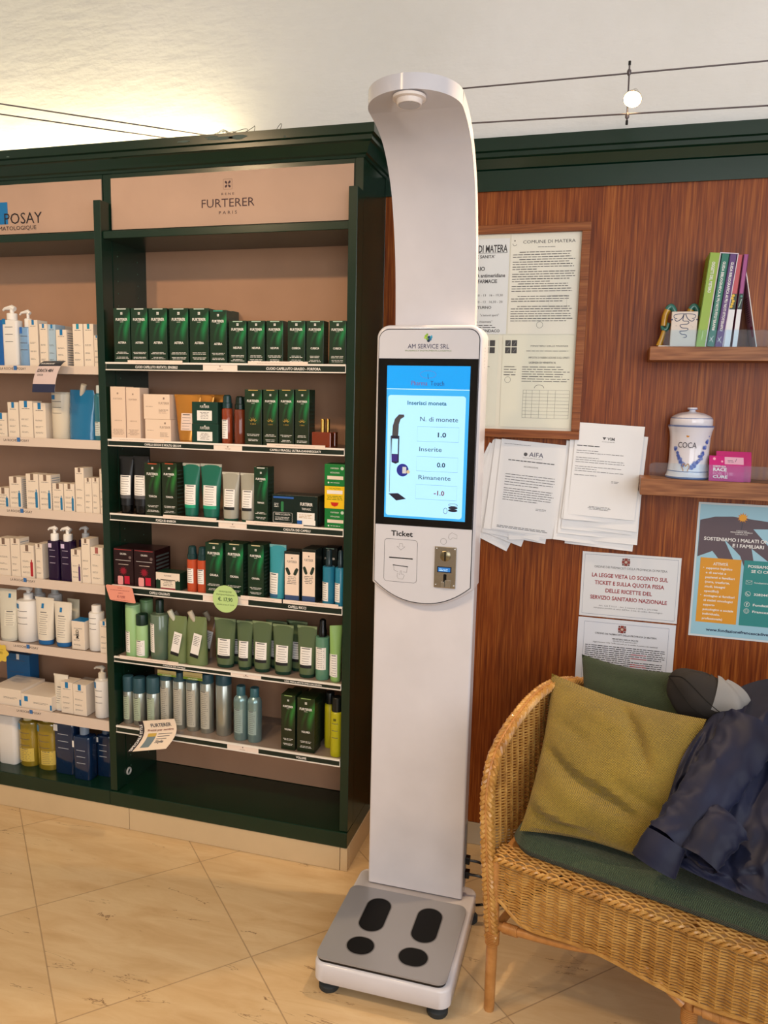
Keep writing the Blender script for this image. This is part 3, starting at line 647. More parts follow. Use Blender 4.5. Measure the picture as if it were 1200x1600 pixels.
def triph(w, h):
    b = MB(); D_ = mat('10231f', .3); b.box(-w/2, w/2, 0, .075, 0, h, D_, .0008); y = -.0003
    b.rect(-w*.47, -w*.02, h*.88, h*.94, y, mat('2e5fae', .4)); b.text('FURTERER', w*.26, h*.68, y, h*.1, WHT, w=w*.27, bold=True); b.text('TRIPHASIC', w*.26, h*.54, y, h*.07, WHT, w=w*.2); b.rect(w*.06, w*.44, h*.2, h*.46, y, WHT); b.lines(w*.1, w*.4, h*.38, .0045, 3, y-.0003, mat('b28a3c', .5))
    b.rect(w*.17, w*.46, h*.06, h*.22, y-.0003, WHT); b.rect(w*.06, w*.16, h*.06, h*.2, y, mat('2b63b0', .5)); b.prism(rrect(-w*.3, -w*.24, h*.45, h*.78, w*.02), y-.0002, y, mat('2e7a4a', .4)); b.lines(-w*.45, -w*.33, h*.7, .005, 3, y, WHT)
    b.stroke(rrect(-w*.47, -w*.05, h*.1, h*.42, .003), .0007, y, WHT, True); b.text('FERMA LA CADUTA', -w*.26, h*.33, y, h*.06, WHT, w=w*.33); b.lines(-w*.43, -w*.09, h*.26, .004, 3, y, WHT)
    b.add([(w/2+.0003, .01, h*.1), (w/2+.0003, .06, h*.1), (w/2+.0003, .06, h*.8), (w/2+.0003, .01, h*.8)], [(0, 1, 2, 3)], mat('2a3a38', .5))
    return b.build('treatment_box')
place('R', 2, 425, 496, 774, triph, 'wide black box with blue stripe', 'box')
def vit(col, red=False):
    def fn(w, h):
        b = MB(); b.box(-w/2, w/2, 0, .06, 0, h, mat(col, .4), .0008); y = -.0003
        if red:
            b.rect(-w*.38, w*.38, h*.66, h*.82, y, WHT); b.lines(-w*.4, w*.4, h*.54, .005, 3, y, mat('5a7a1c', .5), .4, .2, True); b.poly([(-w*.2, h*.28), (w*.2, h*.28), (w*.14, h*.14), (0, h*.09), (-w*.14, h*.14)], y, mat('c8281c', .4)); b.text('VITALFAN', 0, h*.87, y, h*.07, mat('5a7a1c', .5), w=w*.55)
        else:
            b.text('FURTERER', 0, h*.78, y, h*.07, WHT, w=w*.4); b.disc(w*.36, h*.82, h*.08, y, mat('c9d8c8', .5)); b.text('VITALFAN', 0, h*.58, y, h*.07, WHT, w=w*.45); b.rect(-w*.36, w*.42, h*.3, h*.46, y, CREAM); b.lines(-w*.2, w*.3, h*.14, .005, 1, y, WHT); b.disc(-w*.3, h*.15, h*.04, y, WHT)
        return b.build('supplement_box')
    return fn
zs = [SHR[2]-.0035, aty(522, 795, YF+.0125).z, aty(522, 760, YF+.0125).z]
place('R', 2, 507, 539, 795, vit('127a36'), 'green supplement box at the bottom of a stack', 'box'); place('R', 2, 507, 539, 760, vit('f0c81e', True), 'yellow supplement box in the middle of a stack', 'box', zoff=zs[1]-zs[0]+.0005); place('R', 2, 507, 539, 725.5, vit('127a36'), 'green supplement box on top of a stack', 'box', zoff=zs[2]-zs[0]+.001)
# --- fourth shelf
def okara(w, h):
    b = MB(); b.box(-w/2, w/2, 0, .1, 0, h, mat('240c10', .25), .0008); y = -.0003; b.rect(-w*.46, w*.42, h*.96, h*.975, y, mat('a83a3c', .4)); b.text('OKARA', 0, h*.83, y, h*.05, WHT, w=w*.33); b.disc(w*.34, h*.77, w*.07, y, mat('6a5a58', .5)); b.rect(-w*.4, w*.38, h*.68, h*.688, y, WHT); b.rect(-w*.25, w*.25, h*.57, h*.58, y, CREAM)
    for a in range(12):
        t = 2*math.pi*a/12; b.poly([(-.01*w, h*.4), (-.01*w+w*.22*math.cos(t), h*.4+w*.22*math.sin(t)), (-.01*w+w*.1*math.cos(t+.3), h*.4+w*.1*math.sin(t+.3))], y, mat('b51e3a', .4))
    b.prism(rrect(-w*.3, -w*.03, 0.03*h, h*.26, w*.06), y-.0003, y, mat('e79c9c', .4)); b.rect(w*.04, w*.3, h*.06, h*.27, y, mat('c01c3c', .4)); 
    for k in range(8): b.add([(w/2+.0003, .01, h*(.1+.1*k)), (w/2+.0003, .09, h*(.1+.1*k)), (w/2+.0003, .09, h*(.15+.1*k)), (w/2+.0003, .01, h*(.15+.1*k))], [(0, 1, 2, 3)], mat('4a5250', .5))
    return b.build('gift_box')
place('R', 3, 177.5, 208, 857, okara, 'dark red gift box with pink jar picture', 'box', grp='dark red gift boxes'); place('R', 3, 209.5, 241.5, 859.5, okara, 'dark red gift box with pink jar picture', 'box', grp='dark red gift boxes')
def lowbox(w, h):
    b = MB(); b.box(-w/2, w/2, 0, .055, 0, h, mat('123524', .35), .0008); y = -.0003; b.rect(-w*.5, w*.5, h*.55, h*.99, y, CREAM); b.rect(-w*.31, w*.31, h*.02, h*.6, y, CREAM); b.rect(-w*.31, w*.31, h*.01, h*.12, y-.0002, mat('8a1c2c', .5)); b.text('FURTERER', 0, h*.78, y-.0002, h*.09, INKG, w=w*.3); b.lines(-w*.22, w*.22, h*.5, .005, 4, y-.0003, INKG, .3, .3, True)
    for sx in (-1, 1): b.poly([(sx*w*.33, h*.5), (sx*w*.45, h*.62), (sx*w*.42, h*.4)], y-.0003, DKGREEN)
    return b.build('hair_mask_box')
place('R', 3, 244, 281, 895, lowbox, 'low green and cream box', 'box')
for a, c, t in ((289, 304, 854), (305, 320.5, 855.5)): place('R', 3, a, c, t, lambda w, h: bottle('spray_bottle', w, h, mat('c0502e', .3), CAPT, 'spray', .8, .28, (-.7, .6, .2, .52, WHT), shoulder=.02), 'coral red spray bottle with dark cap', 'bottle', grp='coral spray bottles')
for i, (a, c, t) in enumerate(((320.5, 348, 848), (352, 380, 849.5), (387, 412, 851.5))): place('R', 3, a, c, t, F('OKARA', edge='d9c9a0', d=.06), 'dark green carton with pale top edge', 'carton', grp='dark green cartons')
for k in range(2): place('R', 3, 353+k*34, 380+k*32, 850, F('OKARA', edge='d9c9a0', d=.06), 'dark green carton in the second row', 'carton', Y=YF+.08, row=1)
TU = mat('3a98a8', .3)
place('R', 3, 417.5, 443.5, 853, lambda w, h: tube_pack(w, h, TU, mat('2b7f90', .35), .92, .04, (-.85, .25, .12, .5, WHT), mat('7fc0c8', .3, .4), caplabel=mat('3a6a90', .4)), 'turquoise tube with white label', 'tube')
def leafc(w, h):
    b = MB(); b.box(-w/2, w/2, 0, .055, 0, h, mat('1a2421', .35), .0008); y = -.0003; b.rect(-w*.45, w*.45, h*.14, h*.95, y, mat('f0dccb', .5)); b.text('FURTERER', 0, h*.78, y-.0002, h*.045, INKG, w=w*.62); b.rect(-w*.04, w*.04, h*.86, h*.885, y-.0002, INKG)
    for sx in (-1, 1):
        pts = [(sx*w*(.08+.34*t), h*(.56+.1*t+.07*math.sin(t*3.14))) for t in (0, .25, .5, .75, 1)]+[(sx*w*(.08+.34*t), h*(.56+.1*t-.07*math.sin(t*3.14))) for t in (1, .75, .5, .25)]
        b.poly(pts, y-.0002, mat('1f332a', .5))
    b.lines(-w*.33, w*.33, h*.5, .0055, 5, y-.0004, INKG, .3, .3, True); b.rect(-w*.45, w*.45, h*.04, h*.14, y, mat('3a4f78', .5))
    return b.build('hair_product_carton')
for a, c, t in ((444, 468.5, 862), (471.5, 493.5, 858.5)): place('R', 3, a, c, t, leafc, 'cream carton with black leaves', 'carton', grp='leaf cartons')
for k in range(2): place('R', 3, 478+k*26, 503+k*24, 856, F('SUBLIME', mat('15201d', .35), d=.05), 'black carton in the second row', 'carton', Y=YF+.085, row=1)
BL = mat('2a7fa0', .25)
for a, c, t in ((501.5, 520, 859.5), (521.5, 537.5, 861)): place('R', 3, a, c, t, lambda w, h: bottle('spray_bottle', w, h, BL, mat('22333a', .15), 'spray', .5, .3, (-.9, .25, .08, .42, WHT), shoulder=.02), 'blue spray bottle with black nozzle', 'bottle', grp='blue spray bottles')
# --- fifth shelf
LG = mat('9cc48a', .4); OLV = mat('6f7f52', .22, coat=.3); OLC = mat('58694a', .18)
place('R', 4, 191, 211, 946, lambda w, h: bottle('shampoo_bottle', w, h, LG, mat('a6cf96', .4), 'full', 1, .03, (-.95, .1, .1, .5, WHT)), 'tall pale green can under the pink tag', 'bottle')
place('R', 4, 208.5, 225, 961, lambda w, h: bottle('dry_shampoo_can', w, h, LG, mat('0f2b20', .35), 'full', 1, .25, (-.8, .8, .07, .42, WHT), shoulder=.02), 'small pale green can with dark cap', 'can')
place('R', 4, 214, 232, 938, lambda w, h: bottle('dry_shampoo_can', w, h, LG, mat('88b67a', .35), 'full', 1, .05), 'pale green can standing in the second row', 'can', Y=YF+.1, row=1)
place('R', 4, 228.5, 255, 940, lambda w, h: bottle('pump_bottle', w, h, mat('5f7360', .15, coat=.4), mat('12281f', .3), 'cap', .42, .22, (-.95, -.1, .14, .62, WHT), shoulder=.03), 'grey green bottle with dark pump collar', 'bottle')
place('R', 4, 256, 287, 953, lambda w, h: pouch(w, h, OLV, mat('c9c9b8', .4), -.55), 'olive refill pouch with tilted cap', 'pouch', grp='refill pouches')
place('R', 4, 286, 318, 954, lambda w, h: pouch(w, h, OLV, mat('c2b8a6', .4), -.45), 'olive refill pouch with tilted cap', 'pouch', grp='refill pouches')
for k in range(3): place('R', 4, 262+k*24, 286+k*24, 955, lambda w, h: pouch(w, h, mat('7a5f48', .2), mat('a89a84', .4), -.3), 'brownish refill pouch in the second row', 'pouch', Y=YF+.1, row=1)
gt = lambda w, h: tube_pack(w, h, OLC, mat('16382a', .35), .78, .07, (-.55, .6, .26, .6, WHT), mat('7d8f6c', .3), caplabel=INK)
for (a, c, t, yb_) in ((331, 364, 969, 1041), (366, 391, 973, 1045), (390.5, 421, 974, 1048), (422.5, 455, 979, 1052), (461, 492, 981, 1055)): place('R', 4, a, c, t, gt, 'olive green tube with white label', 'tube', dep=.026, grp='olive tubes')
for r_ in range(3):
    for k in range(4): place('R', 4, 352+k*32-r_*2, 381+k*32-r_*2, 974-r_*1, gt, 'olive green tube behind the front row, line %s' % NUM[r_+1], 'tube', Y=YF+.075+.05*r_, row=1, grp='olive tubes behind')
place('R', 4, 490, 511, 970, lambda w, h: bottle('spray_bottle', w, h, mat('5f9078', .12, coat=.4), BLACK, 'spray', .5, .28, (-.75, .75, .18, .55, WHT), shoulder=.02), 'clear green spray bottle with black nozzle', 'bottle', dep=.022)
place('R', 4, 517, 536, 980, lambda w, h: tube_pack(w, h, mat('8fb86a', .35), mat('86ad62', .4), .82, .03, (-.95, .1, .1, .5, WHT)), 'light green tube seen edge on', 'tube', dep=.022, rz=.5)
# --- lowest shelf
SIL = mat('a9aea6', .28, .75); TC = mat('2c4f5a', .4)
for i, (a, c, t) in enumerate(((188.5, 203, 1058), (203.5, 221, 1061), (224.5, 243, 1060))): place('R', 5, a, c, t, lambda w, h: bottle('hairspray_can', w, h, SIL, TC, 'full', 1, .32, (-.6, .6, .1, .6, mat('a8b8a0', .4))), 'short silver can with teal cap', 'can', dep=.03 if i < 2 else .03, grp='short silver cans')
for i, (a, c) in enumerate(((246, 264), (266, 285), (286.5, 306), (308.5, 328))): place('R', 5, a, c, 1050+i*1.5, lambda w, h: bottle('hairspray_can', w, h, SIL, TC, 'full', 1, .16, (-.7, .7, .08, .72, mat('b6b3a6', .35))), 'tall silver can with printed style label', 'can', dep=.045, grp='tall silver cans')
for i, (a, c, u, v_) in enumerate(((246, 275, 1046, 1058.5), (286, 316, 1049, 1064.5))):
    b = MB(); A = aty(a, u, YF+.03); B = aty(c, v_, YF+.03); wz = A.z-B.z; wx = B.x-A.x
    b.box(-wx/2, wx/2, 0, .0012, 0, wz, mat('c7b77a', .5)); b.rect(-wx/2, wx/2, 0, wz*.35, -.0003, mat('6f8a2c', .5)); b.text('EDIZIONE SPECIALE', 0, wz*.45, -.0005, wz*.16, mat('8a6a1c', .5), w=wx*.85); b.text('OMAGGIO', 0, wz*.08, -.0006, wz*.16, WHT, w=wx*.5)
    o = b.build('card_topper'); put(o, (A.x+B.x)/2, YF+.03, B.z); reg(o, 'green and gold card band across tall silver cans', 'card', 'R', 5, 'card bands')
place('R', 5, 332.5, 355, 1056, lambda w, h: bottle('hairspray_can', w, h, SIL, TC, 'full', 1, .17, None), 'large plain silver can with teal cap', 'can', dep=.045)
SB = mat('86a3a4', .25, .6)
for a, c, t in ((361, 382, 1075), (382.5, 403.5, 1078)): place('R', 5, a, c, t, lambda w, h: bottle('mousse_can', w, h, SB, mat('35606a', .35), 'cap', .62, .17, (-.6, .6, .15, .6, mat('93a9a6', .35)), shoulder=.1), 'silver blue mousse can with rounded shoulder', 'can', dep=.03, grp='mousse cans')
for a, c, t in ((439, 461.5, 1086), (464, 492, 1091)): place('R', 5, a, c, t, F('VOLUMEA', FURTB, d=.06, edge='8fae6a'), 'dark olive green carton', 'carton', dep=.022, grp='olive green cartons')
for k in range(2): place('R', 5, 450+k*27, 473+k*27, 1083+k*3, F('VOLUMEA', FURTB, d=.06, edge='8fae6a'), 'dark olive carton in the second row', 'carton', Y=YF+.1, row=1)
YEL = mat('b6b21c', .3)
place('R', 5, 513.5, 533, 1092, lambda w, h: bottle('shampoo_bottle', w, h, YEL, mat('151a1a', .3), 'cap', .8, .24, None, shoulder=.02, sqm=(mat('5a5a10', .5), .62, .66, -.25, .2)), 'yellow bottle with black cap in front', 'bottle', dep=.018)
place('R', 5, 505, 521, 1084, lambda w, h: bottle('shampoo_bottle', w, h, YEL, mat('151a1a', .3), 'cap', .8, .2, None, shoulder=.02), 'yellow bottle behind another', 'bottle', Y=YF+.075, row=1)

# --- left bay
WB = mat('e9e6e2', .35)
place('L', 0, -22, 4, 500, Wt(sq=WHT, col=mat('1d62ae', .4)), 'blue carton at the picture edge', 'carton')
place('L', 0, 1, 25, 478, lambda w, h: bottle('pump_bottle', w, h, WB, WHT, 'pump', .55, .22, None, d=w*.6, square=True, sqm=(BLUE, .7, .79, -.85, -.4), shoulder=.02), 'white pump bottle with blue square', 'bottle')
place('L', 0, 23.5, 46, 483, lambda w, h: bottle('pump_bottle', w, h, mat('7fa6cf', .15, coat=.4), WHT, 'pump', .42, .3, None, shoulder=.02, sqm=(mat('1d6fd0', .4), .58, .69, -.7, -.1)), 'translucent blue pump bottle', 'bottle')
place('L', 0, 44.5, 59, 500, Wt(), 'narrow white carton with blue square', 'carton', grp='white cartons'); place('L', 0, 61.5, 74, 506, Wt(), 'narrow white carton with blue square', 'carton', grp='white cartons')
place('L', 0, 75, 87, 507, Wt(col=mat('a9c2d6', .4)), 'pale blue striped carton', 'carton', dep=.02)
place('L', 0, 87.5, 104.5, 515, Wt(side=mat('8b8f94', .5)), 'shorter white carton with printed side', 'carton'); place('L', 0, 88, 100, 509, Wt(), 'white carton hidden behind a shorter one', 'carton', Y=YF+.08, row=1)
for a, c in ((113.5, 129.5), (130.5, 146)): place('L', 0, a, c, 506, Wt(sq=mat('1f8fae', .4)), 'tall white carton with number print', 'carton', grp='tall white cartons')
place('L', 0, 147, 155, 524, Wt(), 'small white carton against the cabinet post', 'carton')
place('L', 1, -8, 11, 645, Wt(), 'low white carton with pale blue foot', 'carton'); place('L', 1, 12, 29, 628.5, Wt(), 'white carton with blue square', 'carton', grp='white cartons'); place('L', 1, 30, 51, 626.5, Wt(), 'white carton with blue square', 'carton', grp='white cartons'); place('L', 1, 52, 71.5, 629.5, Wt(), 'white carton with blue square', 'carton', grp='white cartons')
place('L', 1, 73.5, 101, 612, lambda w, h: bottle('lotion_bottle', w, h, mat('ddd3bf', .25), mat('cfc7b8', .3), 'full', 1, .04, None, sqm=(BLUE, .84, .93, -.65, -.1)), 'large cream cylinder bottle', 'bottle')
place('L', 1, 101, 143, 606, lambda w, h: pouch(w, h*1.12, mat('1a6fa0', .2, coat=.5), mat('c9c2b4', .3), .1, nolab=True), 'bright blue refill pouch', 'pouch'); place('L', 1, 143, 158, 602, lambda w, h: bottle('micellar_bottle', w, h, mat('2f7080', .15, coat=.5), mat('cfd8d8', .3), 'cap', .6, .14, (-.6, .6, .1, .35, mat('d2dcd8', .4))), 'teal bottle against the cabinet post', 'bottle')
for a, c, t, pic, look in ((-4, 14.5, 762, BLUE, 'low white box with blue picture'), (14.5, 33.5, 745, BLUE, 'white carton with tall blue ampoule print'), (40.5, 60, 740.5, BLUE, 'white carton with tall blue ampoule print'), (61, 80, 742, BLUE, 'white carton with tall blue ampoule print'), (82, 99, 755.5, BLUE, 'small white carton with blue ampoule print'), (100, 116.5, 756, BLUE, 'small white carton with blue ampoule print'), (117, 131, 731, None, 'tall narrow white carton'), (132, 143.5, 747, None, 'slim pinkish white carton'), (144, 155, 747, None, 'slim pinkish white carton'), (155.5, 164, 733, None, 'thin white carton touching the post')):
    place('L', 2, a, c, t, Wt(sq=TAUPE, pic=mat('2277a8', .4) if pic else None, side=mat('9aa0a6', .5) if a in (14.5, 61) else None), look, 'carton', grp='ampoule cartons' if pic else None)
PUR = mat('241336', .25); RED = mat('b02530', .4)
place('L', 3, -4, 15.5, 841, Wt(sq=TAUPE), 'white carton with brown square', 'carton', grp='white cartons'); place('L', 3, 16.5, 31, 841.5, Wt(sq=TAUPE, side=mat('9aa0a6', .5)), 'white carton with brown square', 'carton', grp='white cartons')
place('L', 3, 32, 53, 852, Wt(sq=TAUPE, pic=RED), 'white carton with red bottle picture', 'carton'); place('L', 3, 55.5, 66.5, 850, Wt(sq=TAUPE), 'slim white carton left of the purple bottles', 'carton')
for a, c, t in ((72.5, 89.5, 824), (92, 110, 825)): place('L', 3, a, c, t, lambda w, h: bottle('pump_bottle', w, h, PUR, WHT, 'pump', .6, .25, None, square=True, d=w*.7, shoulder=.01, print_m=mat('b9aec6', .5), sqm=(mat('d8c9ea', .5), .62, .7, -.7, -.1)), 'dark purple pump bottle with white pump', 'bottle', grp='purple pump bottles')
for a, c, t in ((96, 112, 826), (122, 138, 824)): place('L', 3, a, c, t, lambda w, h: bottle('pump_bottle', w, h, PUR, WHT, 'pump', .6, .25, None, square=True, d=w*.7, shoulder=.01), 'purple pump bottle in the second row', 'bottle', Y=YF+.09, row=1)
place('L', 3, 111, 126.5, 859, Wt(sq=TAUPE, pic=mat('4a2a60', .4)), 'white carton with purple bottle picture', 'carton'); place('L', 3, 127, 140.5, 842, Wt(sq=TAUPE), 'tall white carton right of the purple bottles', 'carton'); place('L', 3, 141.5, 161, 855.5, Wt(sq=mat('a8605a', .4)), 'white carton with pink square', 'carton')
WT = mat('e4dccd', .35); BC = mat('2a6cab', .4)
place('L', 4, -8, 20, 922, lambda w, h: tube_pack(w, h, mat('d6d3c4', .25), mat('cfccbf', .4), .85, .05, (-.1, .9, .3, .6, mat('e2ddcd', .4)), sq=(BLUE, .35, .84, .92)), 'translucent cream tube at the picture edge', 'tube')
place('L', 4, 18, 47, 922, lambda w, h: bottle('pump_bottle', w, h, WB, WHT, 'pump', .42, .2, None, shoulder=.04, sqm=(BLUE, .64, .73, -.75, -.25)), 'large white pump bottle with blue square', 'bottle', dep=.02)
for a, c, t in ((50, 79, 936), (79, 107, 943)): place('L', 4, a, c, t, lambda w, h: tube_pack(w, h, WT, BC, .76, .1, (-.5, .6, .2, .72, mat('e6decf', .4)), WT, sq=(BLUE, -.1, .78, .88)), 'white tube with blue cap', 'tube', dep=.022, grp='blue-capped tubes')
place('L', 4, 100, 119, 938, lambda w, h: tube_pack(w, h, mat('ddd2b6', .35), WT, .8, .06, None, sq=None), 'cream tube half hidden behind a white tube', 'tube', Y=YF+.08, row=1)
for a, c in ((44, 62), (70, 88)): place('L', 4, a, c, 917, lambda w, h: bottle('pump_bottle', w, h, WB, mat('c9c9c4', .3), 'cap', .5, .14, None), 'white pump bottle in the second row', 'bottle', Y=YF+.11, row=1)
def medbox(w, h):
    b = c_white(w, .05, h, sq=CREAM); b.text('MED', w*.05, h*.55, -.0005, w*.22, INK, bold=True, rot=math.pi/2); b.box(-w/2, w/2, .001, .049, h, h+.0005, BLUE); return b.build('skincare_carton')
place('L', 4, 112, 132, 971, medbox, 'white carton with upright black lettering', 'carton', dep=.02)
place('L', 4, 133.5, 154, 948, lambda w, h: bottle('lotion_bottle', w, h, WB, WHT, 'cap', .62, .14, None, shoulder=.04, sqm=(BLUE, .78, .84, -.95, -.7)), 'round white bottle with screw cap', 'bottle', dep=.02); place('L', 4, 156, 169, 971, Wt(), 'white carton against the cabinet post', 'carton')
def flatbox(w, h):
    b = MB(); b.box(-w/2, w/2, 0, .13, 0, h, CREAM, .0008); y = -.0003; b.rect(-w*.4, -w*.28, h*.5, h*.85, y, BLUE); b.lines(-w*.1, w*.4, h*.5, .004, 2, y, INKG); b.rect(w*.44, w*.5, h*.1, h*.45, y, BLUE)
    return b.build('flat_skincare_box')
place('L', 5, -12, 33, 1076, flatbox, 'flat white box lying beside a second', 'box', dep=.012); place('L', 5, 34, 81, 1087, flatbox, 'low flat white box with blue square', 'box', dep=.012)
place('L', 5, 10, 47, 1022, Wt(sq=WHT, col=mat('1a5f94', .4)), 'tall blue box standing at the back', 'box', Y=YF+.15, row=1)
place('L', 5, 79, 101, 1057, lambda w, h: tube_pack(w, h, WT, WHT, .72, .05, (-.4, .4, .2, .7, WT), WT), 'slim white tube standing on its cap', 'tube', dep=.03)
place('L', 5, 95, 114, 1066, Wt(), 'white carton left of its taller twin', 'carton', dep=.022); place('L', 5, 114, 135, 1070, Wt(), 'white carton standing before the pump bottle', 'carton', dep=.02); place('L', 5, 120, 140, 1066, Wt(), 'white carton in the second row', 'carton', Y=YF+.09, row=1)
place('L', 5, 142, 163, 1045, lambda w, h: bottle('pump_bottle', w, h, WB, WT, 'pump', .5, .24, None, shoulder=.05, sqm=(BLUE, .6, .72, -.8, -.3)), 'tall cream pump bottle', 'bottle', dep=.018)
OIL = mat('b59a2c', .08, coat=.8, trans=.35); NV = mat('12294a', .12, coat=.6)
for a, c, t, yb_, fn, look in ((-6, 22, 1108, 1193, lambda w, h: bottle('lotion_bottle', w, h, WB, WHT, 'cap', .5, .1, None, square=True, d=w*.6), 'large white lotion bottle'),
    (23, 51, 1118, 1197, lambda w, h: bottle('shower_oil_bottle', w, h, OIL, mat('cfc9a8', .3), 'cap', .45, .12, (-.8, .8, .1, .36, mat('d2b95a', .3)), d=w*.7, sqm=(mat('5a9ac4', .4), .7, .82, -.9, -.45)), 'golden shower oil bottle'),
    (51, 83, 1120, 1203, lambda w, h: bottle('shower_oil_bottle', w, h, OIL, mat('cfc9a8', .3), 'cap', .45, .12, (-.3, .85, .1, .36, mat('d2b95a', .3)), d=w*.7, sqm=(mat('5a9ac4', .4), .7, .82, -.9, -.45)), 'golden shower oil bottle'),
    (82, 114, 1120, 1209, lambda w, h: bottle('micellar_bottle', w, h, NV, NV, 'cap', .5, .1, None, d=w*.7, square=True, print_m=mat('c2ccd8', .5), sqm=(WHT, .74, .85, -.9, -.5)), 'dark blue bottle with white square'),
    (112, 139, 1136, 1218, lambda w, h: bottle('micellar_bottle', w, h, NV, mat('8a9bb0', .15), 'cap', .45, .17, None, d=w*.7, square=True, print_m=mat('c2ccd8', .5), sqm=(WHT, .6, .72, -.95, -.75)), 'dark blue bottle with clear cap'),
    (149, 172, 1138, 1213, lambda w, h: bottle('micellar_bottle', w, h, NV, mat('5a6b80', .2), 'cap', .45, .14, None, d=w*.7, square=True, print_m=mat('c2ccd8', .5), sqm=(WHT, .7, .8, -.9, -.6)), 'dark blue bottle beside the cabinet post')):
    place('L', 6, a, c, t, fn, look, 'bottle', yb=yb_)
# labels
cnt = {}
for e in REG: cnt.setdefault((e[1], e[3], e[4], e[6]), []).append(e)
for k, es in cnt.items():
    es.sort(key=lambda e: (round(e[0].location.y, 3), e[0].location.x) if e[6] and len(es) > 1 and abs(es[0][0].location.y-es[-1][0].location.y) > .02 else (0, e[0].location.x))
    deep = es[0][6] and len(es) > 1 and abs(es[0][0].location.y-es[-1][0].location.y) > .02
    for i, e in enumerate(es):
        bay = 'right cabinet' if e[3] == 'R' else 'left cabinet'; L = e[1]
        if len(es) > 1:
            L += ', %s from %s' % (ORD[i], 'front' if deep else 'left')
        L += ', %s, %s' % (SN[e[4]], bay)
        tag(e[0], L, e[2], e[5] or (e[1]+' row' if len(es) > 1 else None))

# --- hanging tags and wobblers
def tagsheet(name, fn, nu, nv, m, th=.0006):
    pass
b = MB(); PK = mat('e89a86', .5)
A = aty(165, 913, YF-.012); B = aty(212, 943, YF-.012); W_ = B.x-A.x; Hh = A.z-B.z
pts = [(-W_*.5, Hh*.92), (-W_*.46, Hh), (W_*.3, Hh*.98), (W_*.4, Hh*.88), (W_*.5, .04*Hh), (W_*.46, 0), (-W_*.32, .06*Hh), (-W_*.37, .1*Hh)]
b.prism(pts, 0, .0008, PK); y = -.0003; IK = mat('9c4a4a', .6)
b.text('OKARA', -.002, Hh*.82, y, .004, IK); b.lines(-W_*.35, W_*.33, Hh*.7, .004, 1, y, IK, .35, .1); b.text('SHAMPOO', 0, Hh*.5, y, .0045, IK, w=.018); b.text('\u20ac 19,90!', .002, Hh*.24, y, .009, IK, w=.03, bold=True); b.lines(-W_*.28, W_*.4, Hh*.1, .003, 1, y, IK)
o = b.build('price_tag'); put(o, (A.x+B.x)/2, YF-.012, B.z); tag(o, 'pink slanted price tag hanging from the fourth shelf of the haircare cabinet', 'price tag')
b = MB(); q = aty(352, 936, YF-.014); GT = mat('b9d98e', .5); rr = .0455
b.prism([(rr*math.cos(2*math.pi*i/40), rr*math.sin(2*math.pi*i/40)) for i in range(40)], 0, .0008, GT); y = -.0003; IK = mat('3c5a3a', .6)
b.text('OKARA BLOND', 0, .022, y, .0052, IK, w=.046); b.text('shampoo+balsamo', 0, .012, y, .006, IK, w=.066); b.text('\u20ac. 17,90', 0, -.007, y, .012, IK, w=.052, bold=True); b.text('anzich\u00e9 prezzo \u20ac 23,90', 0, -.021, y, .0045, IK, w=.062)
o = b.build('price_tag'); put(o, q.x, YF-.014, q.z); tag(o, 'round pale green price tag on the fourth shelf of the haircare cabinet', 'price tag')
# yellow flower tag
b = MB(); q = aty(0, 1020, YF-.01); YT = mat('dfc24e', .5); pts = []
for i in range(48): a = 2*math.pi*i/48; r_ = .034+.0045*math.cos(a*7); pts.append((r_*math.cos(a), r_*math.sin(a)))
b.prism(pts, 0, .0008, YT); b.text('8,90', 0, -.004, -.0003, .01, mat('7a6420', .6)); b.lines(-.02, .02, .012, .004, 1, -.0003, mat('7a6420', .6)); o = b.build('price_tag'); put(o, q.x, YF-.01, q.z); tag(o, 'yellow flower-shaped price tag at the left picture edge', 'price tag')
# curved white and navy shelf card (left cabinet, top shelf)
def curvecard(name, w, h, sag, cols, lab, cat, base, tilt=0, flip=1, texts=(), lean=0):
    b = MB(); n = 14
    def S(u, v): # u across, v from top (0) to bottom (1): starts leaning out, hangs down
        a = v*1.45; yv = -sag*math.sin(min(a, 1.57)); zv = -h*(1-math.cos(min(a, 1.45)))*.85 - h*.25*v
        return Vector((w*(u-.5)+lean*v, yv, zv))
    for (u0, u1, v0, v1, m, e) in cols:
        def fn(s, t): p = S(u0+(u1-u0)*s, v0+(v1-v0)*t); return (p.x, p.y-e, p.z)
        b.grid(fn, 6, n, m)
    def fb(s, t): p = S(s, t); return (p.x, p.y+.0006, p.z)
    b.grid(fb, 6, n, WHT)
    for (t, u, v, h_, w_, m, e) in texts:
        vs, fs, tw = text_geo(t, True); sx = w_/tw; out = []
        for a, c in vs:
            p = S(u+(a*sx-w_/2)/w, v-c*h_/.7/h/1.1); out.append((p.x, p.y-e, p.z))
        b.add(out, fs, m)
    o = b.build(name); put(o, base.x, base.y, base.z, tilt); tag(o, lab, cat); return o
NAVY = mat('232a4c', .45)
q = aty(86, 564, YF-.01)
curvecard('shelf_card', .115, .105, .05, [(0, 1, 0, .32, mat('1f2330', .4), 0), (0, 1, .32, .82, mat('d9c6c6', .4), 0), (0, 1, .82, 1, NAVY, 0)], 'curled white and navy card jutting from the top shelf of the left cabinet', 'card', q, -.25,
          texts=(('IDRATA 48H', .42, .52, .011, .08, INK, .0006), ('GOCCIA', .26, .62, .005, .03, INKG, .0006), ('TOLERIANE', .35, .24, .007, .07, WHT, .0006)))
q = aty(240, 1124, YF-.005)
b = MB(); A = [aty(x, y_, Y_) for x, y_, Y_ in ((216, 1127, YF-.012), (272, 1123, YF-.012), (259, 1170, YF-.06), (199, 1175, YF-.06))]
o0 = (A[0]+A[1])*.5
